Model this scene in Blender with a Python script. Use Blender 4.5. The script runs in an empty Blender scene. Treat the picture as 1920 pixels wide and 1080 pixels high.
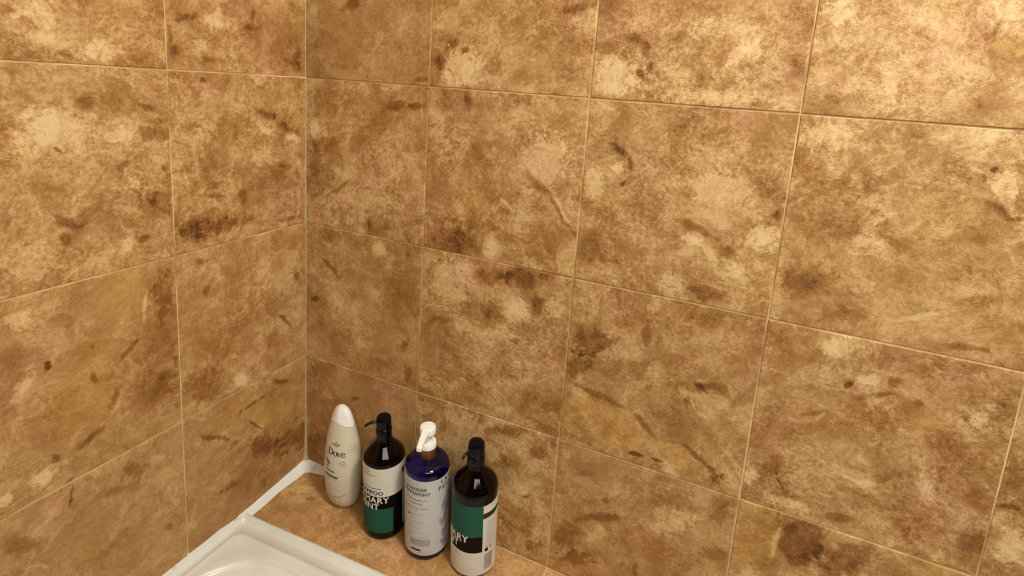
import bpy, bmesh, math, random
from mathutils import Vector, Matrix
S = bpy.context.scene
COL = S.collection
R = math.radians
sin, cos, pi = math.sin, math.cos, math.pi

# ------------------------------------------------------------------ camera
cam_d = bpy.data.cameras.new('camera')
cam = bpy.data.objects.new('camera', cam_d); COL.objects.link(cam)
CM = Matrix(((0.9083374574, 0.4128773156, 0.0667486761), (-0.1341384338, 0.1364263712, 0.9815267321), (0.3961438426, -0.90051106, 0.1793038996)))
cam.matrix_world = Matrix.Translation((0.8636217, -0.8800067, 0.0118271)) @ CM.transposed().to_4x4()
cam_d.sensor_width = 36.0; cam_d.lens = 36.0 * 1041.62 / 1920
cam_d.shift_y = -(540 - 350.7) / 1920
cam_d.clip_start = 0.02
S.camera = cam

# ------------------------------------------------------------------ light and exposure
W = bpy.data.worlds.new('world'); S.world = W; W.use_nodes = True
W.node_tree.nodes['Background'].inputs[0].default_value = (1.0, 0.86, 0.70, 1)
W.node_tree.nodes['Background'].inputs[1].default_value = 0.045
S.view_settings.view_transform = 'Standard'; S.view_settings.look = 'None'
S.view_settings.gamma = 1.0; S.view_settings.use_curve_mapping = False
S.view_settings.exposure = 0.0

def area(name, loc, target, sx, sy, power, color):
    d = bpy.data.lights.new(name, 'AREA'); d.shape = 'RECTANGLE'; d.size = sx; d.size_y = sy
    d.energy = power; d.color = color
    o = bpy.data.objects.new(name, d); COL.objects.link(o)
    o.location = loc
    o.rotation_euler = (Vector(target) - Vector(loc)).to_track_quat('-Z', 'Y').to_euler()
    return o
# the lamp bar above the washstand, behind and to the right of the camera
area('vanity_lamp', (1.50, -1.32, 0.745), (0.37, -0.055, -0.69), 1.25, 0.36, 16, (1.0, 0.985, 0.90))
# the ceiling lamp, up to the right over the bathtub
area('ceiling_lamp', (1.45, -0.72, 1.22), (1.2, -0.2, 0.0), 0.30, 0.30, 31.5, (1.0, 0.98, 0.89))

# ------------------------------------------------------------------ helpers
def mesh_obj(name, verts, faces, mat=None, parent=None, smooth=False, uv=None):
    me = bpy.data.meshes.new(name); me.from_pydata([tuple(v) for v in verts], [], faces); me.update()
    return link_mesh(name, me, mat, parent, smooth)
def link_mesh(name, me, mat=None, parent=None, smooth=False):
    if smooth:
        for p in me.polygons: p.use_smooth = True
    if mat and not me.materials: me.materials.append(mat)
    o = bpy.data.objects.new(name, me); COL.objects.link(o)
    if parent: o.parent = parent
    return o
def tag(o, label=None, cat=None, group=None, kind=None):
    if label: o['label'] = label
    if cat: o['category'] = cat
    if group: o['group'] = group
    if kind: o['kind'] = kind
    return o
def empty(name, M):
    o = bpy.data.objects.new(name, None); COL.objects.link(o); o.matrix_world = M; o.empty_display_size = .05
    return o
def auto_smooth(o, deg=35):
    me = o.data
    for p in me.polygons: p.use_smooth = True
    try: me.set_sharp_from_angle(angle=R(deg))
    except Exception: pass
    return o
def lathe(name, prof, mat, parent=None, n=64, sx=1.0, sy=1.0, deg=35):
    V = []; F = []
    for (r, z) in prof:
        for i in range(n):
            a = 2 * pi * i / n; V.append((r * sx * sin(a), -r * sy * cos(a), z))
    m = len(prof)
    for j in range(m - 1):
        for i in range(n):
            k = (i + 1) % n
            F.append((j * n + i, j * n + k, (j + 1) * n + k, (j + 1) * n + i))
    F.append(tuple(reversed(range(n)))); F.append(tuple((m - 1) * n + i for i in range(n)))
    return auto_smooth(mesh_obj(name, V, F, mat, parent), deg)
def tube(name, pts, rad, mat, parent=None, n=14, flat=1.0):
    """tube along pts with radius per point; flat squashes its height"""
    pts = [Vector(p) for p in pts]
    if not isinstance(rad, (list, tuple)): rad = [rad] * len(pts)
    V = []; F = []
    for i, p in enumerate(pts):
        t = (pts[min(i + 1, len(pts) - 1)] - pts[max(i - 1, 0)]).normalized()
        s = t.cross(Vector((0, 0, 1)))
        s = s.normalized() if s.length > 1e-4 else Vector((1, 0, 0))
        u = s.cross(t)
        for k in range(n):
            a = 2 * pi * k / n; V.append(p + s * rad[i] * cos(a) + u * rad[i] * flat * sin(a))
    for i in range(len(pts) - 1):
        for k in range(n):
            q = (k + 1) % n; F.append((i * n + k, i * n + q, (i + 1) * n + q, (i + 1) * n + k))
    F.append(tuple(reversed(range(n)))); F.append(tuple((len(pts) - 1) * n + k for k in range(n)))
    return auto_smooth(mesh_obj(name, V, F, mat, parent), 40)
def arc(p0, p1, p2, n=10):
    p0, p1, p2 = Vector(p0), Vector(p1), Vector(p2)
    return [(1 - t) ** 2 * p0 + 2 * t * (1 - t) * p1 + t * t * p2 for t in [i / n for i in range(n + 1)]]

# ------------------------------------------------------------------ materials
def new_mat(name):
    m = bpy.data.materials.new(name); m.use_nodes = True
    return m, m.node_tree, m.node_tree.nodes['Principled BSDF']
def flat_mat(name, col, rough=.5, **kw):
    m, nt, b = new_mat(name)
    b.inputs['Base Color'].default_value = (*col, 1); b.inputs['Roughness'].default_value = rough
    for k, v in kw.items(): b.inputs[k.replace('_', ' ')].default_value = v
    return m
def grainy(name, col, col2, scale, rough=.5, bump=.15, dist=.0006, detail=5, rmin=.35, rmax=.65, **kw):
    """a plain colour with a little procedural mottling and relief"""
    m, nt, b = new_mat(name); N = nt.nodes; L = nt.links
    tc = N.new('ShaderNodeTexCoord'); no = N.new('ShaderNodeTexNoise')
    no.inputs['Scale'].default_value = scale; no.inputs['Detail'].default_value = detail
    L.new(tc.outputs['Object'], no.inputs['Vector'])
    r = N.new('ShaderNodeValToRGB'); r.color_ramp.elements[0].position = rmin; r.color_ramp.elements[1].position = rmax
    r.color_ramp.elements[0].color = (*col2, 1); r.color_ramp.elements[1].color = (*col, 1)
    L.new(no.outputs['Fac'], r.inputs['Fac']); L.new(r.outputs['Color'], b.inputs['Base Color'])
    bp = N.new('ShaderNodeBump'); bp.inputs['Strength'].default_value = bump; bp.inputs['Distance'].default_value = dist
    L.new(no.outputs['Fac'], bp.inputs['Height']); L.new(bp.outputs['Normal'], b.inputs['Normal'])
    b.inputs['Roughness'].default_value = rough
    for k, v in kw.items(): b.inputs[k.replace('_', ' ')].default_value = v
    return m

T = 0.305                                   # one wall tile, 12 inches with its joint
PAL = dict(K=(.10, .042, .009), D=(.262, .108, .023), d=(.352, .170, .043), B=(.44, .238, .080), c=(.585, .353, .144), C=(.71, .466, .212), W=(.80, .57, .29),
           tm=(.96, .87, .96), to=(.98, .945, .74))

def group_blob():
    """one patch of a tile's print: shifts the (tone, mauve, ochre) triple inside a ragged ellipse"""
    g = bpy.data.node_groups.new('tile_print_or_shade_patch', 'ShaderNodeTree'); I = g.interface
    for n, t in (('Tone', 'NodeSocketVector'), ('P', 'NodeSocketVector'), ('N', 'NodeSocketFloat'), ('Center', 'NodeSocketVector'),
                 ('Angle', 'NodeSocketFloat'), ('InvR', 'NodeSocketVector'), ('Soft', 'NodeSocketFloat'), ('Amp', 'NodeSocketFloat'),
                 ('Shift', 'NodeSocketVector'), ('Strength', 'NodeSocketFloat')):
        I.new_socket(n, in_out='INPUT', socket_type=t)
    I.new_socket('Tone', in_out='OUTPUT', socket_type='NodeSocketVector')
    N = g.nodes; L = g.links; gi = N.new('NodeGroupInput'); go = N.new('NodeGroupOutput')
    sub = N.new('ShaderNodeVectorMath'); sub.operation = 'SUBTRACT'
    L.new(gi.outputs['P'], sub.inputs[0]); L.new(gi.outputs['Center'], sub.inputs[1])
    rot = N.new('ShaderNodeVectorRotate'); rot.rotation_type = 'Z_AXIS'
    L.new(sub.outputs[0], rot.inputs['Vector']); L.new(gi.outputs['Angle'], rot.inputs['Angle'])
    mul = N.new('ShaderNodeVectorMath'); mul.operation = 'MULTIPLY'
    L.new(rot.outputs[0], mul.inputs[0]); L.new(gi.outputs['InvR'], mul.inputs[1])
    ln = N.new('ShaderNodeVectorMath'); ln.operation = 'LENGTH'; L.new(mul.outputs[0], ln.inputs[0])
    a = N.new('ShaderNodeMath'); a.operation = 'SUBTRACT'; L.new(gi.outputs['N'], a.inputs[0]); a.inputs[1].default_value = .5
    b = N.new('ShaderNodeMath'); b.operation = 'MULTIPLY_ADD'; L.new(a.outputs[0], b.inputs[0]); L.new(gi.outputs['Amp'], b.inputs[1]); b.inputs[2].default_value = 1.08
    c = N.new('ShaderNodeMath'); c.operation = 'SUBTRACT'; L.new(b.outputs[0], c.inputs[0]); L.new(ln.outputs['Value'], c.inputs[1])
    mr = N.new('ShaderNodeMapRange'); mr.interpolation_type = 'SMOOTHSTEP'
    L.new(c.outputs[0], mr.inputs['Value']); L.new(gi.outputs['Soft'], mr.inputs['From Max'])
    f = N.new('ShaderNodeMath'); f.operation = 'MULTIPLY'; L.new(mr.outputs[0], f.inputs[0]); L.new(gi.outputs['Strength'], f.inputs[1])
    sc = N.new('ShaderNodeVectorMath'); sc.operation = 'SCALE'; L.new(gi.outputs['Shift'], sc.inputs[0]); L.new(f.outputs[0], sc.inputs['Scale'])
    ad = N.new('ShaderNodeVectorMath'); ad.operation = 'ADD'; L.new(gi.outputs['Tone'], ad.inputs[0]); L.new(sc.outputs[0], ad.inputs[1])
    L.new(ad.outputs[0], go.inputs['Tone'])
    return g

def nt_tools(g):
    N = g.nodes; L = g.links
    def setin(sock, v):
        if isinstance(v, (int, float, tuple)): sock.default_value = v
        else: L.new(v, sock)
    def math_(op, a, b=None, c=None):
        m = N.new('ShaderNodeMath'); m.operation = op
        for k, v in enumerate((a, b, c)):
            if v is not None: setin(m.inputs[k], v)
        return m.outputs[0]
    def noise(vec, sc, det, rough, dist=0, off=0):
        n = N.new('ShaderNodeTexNoise'); n.inputs['Scale'].default_value = sc; n.inputs['Detail'].default_value = det
        n.inputs['Roughness'].default_value = rough; n.inputs['Distortion'].default_value = dist
        if off:
            o = N.new('ShaderNodeVectorMath'); o.operation = 'ADD'; o.inputs[1].default_value = (0, 0, off); L.new(vec, o.inputs[0]); vec = o.outputs[0]
        L.new(vec, n.inputs['Vector']); return n
    def step(x, a, b, top=1.0):
        m = N.new('ShaderNodeMapRange'); m.interpolation_type = 'SMOOTHSTEP'; setin(m.inputs[0], x); m.inputs[1].default_value = a; m.inputs[2].default_value = b; m.inputs[4].default_value = top; return m.outputs[0]
    def mixc(fac, a, col, blend='MIX'):
        m = N.new('ShaderNodeMix'); m.data_type = 'RGBA'; m.blend_type = blend; setin(m.inputs[0], fac); setin(m.inputs[6], a)
        setin(m.inputs[7], (*col, 1) if isinstance(col, tuple) else col); return m.outputs[2]
    return N, L, math_, noise, step, mixc

def group_stone():
    """marbled stone print: in P (tile units) and a seed; out the tone field, warped P, ragged-edge noise, relief"""
    g = bpy.data.node_groups.new('marbled_stone', 'ShaderNodeTree'); I = g.interface
    I.new_socket('P', in_out='INPUT', socket_type='NodeSocketVector'); I.new_socket('Seed', in_out='INPUT', socket_type='NodeSocketFloat')
    for n, t in (('Tone', 'NodeSocketVector'), ('Warped', 'NodeSocketVector'), ('Noise', 'NodeSocketFloat'), ('Height', 'NodeSocketFloat'), ('Fine', 'NodeSocketFloat')):
        I.new_socket(n, in_out='OUTPUT', socket_type=t)
    N, L, math_, noise, step, mixc = nt_tools(g); gi = N.new('NodeGroupInput'); go = N.new('NodeGroupOutput')
    cmb = N.new('ShaderNodeCombineXYZ'); L.new(gi.outputs['Seed'], cmb.inputs[2])
    p0 = N.new('ShaderNodeVectorMath'); p0.operation = 'ADD'; L.new(gi.outputs['P'], p0.inputs[0]); L.new(cmb.outputs[0], p0.inputs[1]); p0 = p0.outputs[0]
    def warp(vec, sc, det, amp, off):
        n = noise(vec, sc, det, .55, 0, off)
        s = N.new('ShaderNodeVectorMath'); s.operation = 'SUBTRACT'; s.inputs[1].default_value = (.5, .5, .5); L.new(n.outputs['Color'], s.inputs[0])
        m = N.new('ShaderNodeVectorMath'); m.operation = 'MULTIPLY'; m.inputs[1].default_value = (amp, amp, 0); L.new(s.outputs[0], m.inputs[0])
        a = N.new('ShaderNodeVectorMath'); a.operation = 'ADD'; L.new(vec, a.inputs[0]); L.new(m.outputs[0], a.inputs[1]); return a.outputs[0], m.outputs[0]
    p1, w1 = warp(p0, 2.6, 2, .20, 7.7)
    p2, w2 = warp(p1, 7.5, 2, .065, 3.1)
    nA = noise(p1, 2.4, 5, .6, .2).outputs['Fac']
    nB = noise(p2, 11, 10, .83, 0, 11).outputs['Fac']
    nF = noise(p0, 52, 6, .88, 0, 5).outputs['Fac']
    v = math_('MULTIPLY_ADD', nA, .20, -.065); v = math_('MULTIPLY_ADD', nB, .62, v); v = math_('MULTIPLY_ADD', nF, .50, v)
    # fine ridged veins, pale ones and dark ones, each in its own zones
    msk = noise(p1, 3.4, 2, .5, 0, 61).outputs['Fac']
    def ridge(scale, off, wid, dist):
        n = noise(p2, scale, 6, .62, dist, off).outputs['Fac']
        return math_('SUBTRACT', 1.0, step(math_('ABSOLUTE', math_('SUBTRACT', n, .5)), 0, wid))
    pale = math_('MULTIPLY', ridge(5.5, 31, .028, .9), step(msk, .42, .60, .075))
    dark = math_('MULTIPLY', ridge(6.3, 47, .022, 1.1), step(math_('SUBTRACT', 1.0, msk), .44, .60, .08))
    act = step(noise(p1, 3.1, 3, .6, .2, 91).outputs['Fac'], .38, .64, .80)      # calm zones and busy zones
    mid = noise(p2, 5.2, 3, .55, .5, 17).outputs['Fac']
    v = math_('ADD', math_('MULTIPLY', math_('SUBTRACT', v, .60), math_('ADD', act, .82)), .60)
    v = math_('MULTIPLY_ADD', math_('SUBTRACT', mid, .5), .34, v)
    v = math_('SUBTRACT', math_('ADD', v, pale), dark)
    hue = noise(p1, 1.9, 4, .55, .2, 23).outputs['Fac']
    t = N.new('ShaderNodeCombineXYZ'); L.new(v, t.inputs[0]); L.new(step(hue, .51, .68, .75), t.inputs[1]); L.new(step(math_('SUBTRACT', 1.0, hue), .53, .70, .5), t.inputs[2])
    L.new(t.outputs[0], go.inputs['Tone'])
    ws = N.new('ShaderNodeVectorMath'); ws.operation = 'SCALE'; ws.inputs['Scale'].default_value = .9; L.new(w2, ws.inputs[0])
    sub = N.new('ShaderNodeVectorMath'); sub.operation = 'ADD'; L.new(gi.outputs['P'], sub.inputs[0]); L.new(ws.outputs[0], sub.inputs[1])
    L.new(sub.outputs[0], go.inputs['Warped'])
    nC = noise(p1, 19, 8, .78, .1, 83).outputs['Fac']
    st = N.new('ShaderNodeMapRange'); L.new(math_('MULTIPLY_ADD', nC, .65, math_('MULTIPLY', nF, .35)), st.inputs[0]); st.inputs[1].default_value = .33; st.inputs[2].default_value = .67
    L.new(st.outputs[0], go.inputs['Noise']); L.new(nF, go.inputs['Fine'])
    L.new(math_('MULTIPLY_ADD', nB, .8, math_('MULTIPLY_ADD', nF, .5, math_('MULTIPLY', dark, -2.0))), go.inputs['Height'])
    return g

def group_colour():
    """(tone, mauve, ochre) to the tile's glaze colours"""
    g = bpy.data.node_groups.new('stone_colours', 'ShaderNodeTree'); I = g.interface
    I.new_socket('Tone', in_out='INPUT', socket_type='NodeSocketVector'); I.new_socket('Color', in_out='OUTPUT', socket_type='NodeSocketColor')
    N, L, math_, noise, step, mixc = nt_tools(g); gi = N.new('NodeGroupInput'); go = N.new('NodeGroupOutput')
    sp = N.new('ShaderNodeSeparateXYZ'); L.new(gi.outputs['Tone'], sp.inputs[0])
    flat = step(sp.outputs[2], .45, 1.0, .45)          # ochre slabs are calmer than the marbling round them
    tone = math_('ADD', sp.outputs[0], math_('MULTIPLY', math_('SUBTRACT', .64, sp.outputs[0]), flat))
    rp = N.new('ShaderNodeValToRGB'); e = rp.color_ramp.elements
    stops = [(.30, PAL['K']), (.42, PAL['D']), (.51, PAL['d']), (.585, PAL['B']), (.66, PAL['c']), (.75, PAL['C']), (.86, PAL['W'])]
    e[0].position, e[0].color = stops[0][0], (*stops[0][1], 1); e[1].position, e[1].color = stops[-1][0], (*stops[-1][1], 1)
    for q, c in stops[1:-1]:
        k = e.new(q); k.color = (*c, 1)
    L.new(tone, rp.inputs['Fac'])
    col = mixc(step(sp.outputs[1], 0, 1, 1), rp.outputs['Color'], PAL['tm'], 'MULTIPLY')
    col = mixc(step(sp.outputs[2], 0, 1, 1), col, PAL['to'], 'MULTIPLY')
    L.new(col, go.inputs['Color'])
    return g
G_BLOB = group_blob(); G_STONE = group_stone(); G_COL = group_colour()

SHIFT = dict(C=(.20, -.1, -.1), c=(.10, 0, 0), D=(-.19, .35, 0), d=(-.11, .25, 0), K=(-.32, .2, .1), M=(-.015, 1, 0), m=(.005, .6, 0), O=(.0, -.3, 1.1), o=(-.02, 0, .7),
             R=(-.04, .75, .8), B=(-.045, .2, .1), P=(.045, .6, 0))
def tile_mat(name, seed, patches=(), bump=.42, calm=0.0):
    m, nt, b = new_mat(name); N = nt.nodes; L = nt.links
    tc = N.new('ShaderNodeTexCoord'); sp = N.new('ShaderNodeSeparateXYZ'); L.new(tc.outputs['Object'], sp.inputs[0])
    cb = N.new('ShaderNodeCombineXYZ'); L.new(sp.outputs[0], cb.inputs[0]); L.new(sp.outputs[2], cb.inputs[1])
    sc = N.new('ShaderNodeVectorMath'); sc.operation = 'SCALE'; sc.inputs['Scale'].default_value = 1 / T; L.new(cb.outputs[0], sc.inputs[0])
    st = N.new('ShaderNodeGroup'); st.node_tree = G_STONE; L.new(sc.outputs[0], st.inputs['P'])
    if seed is None:
        oi = N.new('ShaderNodeObjectInfo'); mm = N.new('ShaderNodeMath'); mm.operation = 'MULTIPLY'; mm.inputs[1].default_value = 90
        L.new(oi.outputs['Random'], mm.inputs[0]); L.new(mm.outputs[0], st.inputs['Seed'])
    else: st.inputs['Seed'].default_value = seed
    tone = st.outputs['Tone']
    if calm:                                     # quieter prints
        cm = N.new('ShaderNodeMix'); cm.data_type = 'VECTOR'; cm.inputs[0].default_value = calm; L.new(tone, cm.inputs[4]); cm.inputs[5].default_value = (.588, .3, .1); tone = cm.outputs[1]
    for (k, cx, cy, rx, ry, ang, soft, amp, stren) in patches:
        g = N.new('ShaderNodeGroup'); g.node_tree = G_BLOB
        L.new(tone, g.inputs['Tone']); L.new(st.outputs['Warped'], g.inputs['P']); L.new(st.outputs['Noise'], g.inputs['N'])
        g.inputs['Center'].default_value = (cx, cy, 0); g.inputs['Angle'].default_value = -ang
        g.inputs['InvR'].default_value = (1 / rx, 1 / ry, 0); g.inputs['Soft'].default_value = soft; g.inputs['Amp'].default_value = amp
        g.inputs['Shift'].default_value = SHIFT[k]; g.inputs['Strength'].default_value = stren
        tone = g.outputs['Tone']
    cg = N.new('ShaderNodeGroup'); cg.node_tree = G_COL; L.new(tone, cg.inputs['Tone']); L.new(cg.outputs['Color'], b.inputs['Base Color'])
    bp = N.new('ShaderNodeBump'); bp.inputs['Strength'].default_value = bump; bp.inputs['Distance'].default_value = .004
    L.new(st.outputs['Height'], bp.inputs['Height']); L.new(bp.outputs['Normal'], b.inputs['Normal'])
    b.inputs['Roughness'].default_value = .52; b.inputs['Specular IOR Level'].default_value = .35
    return m

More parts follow.
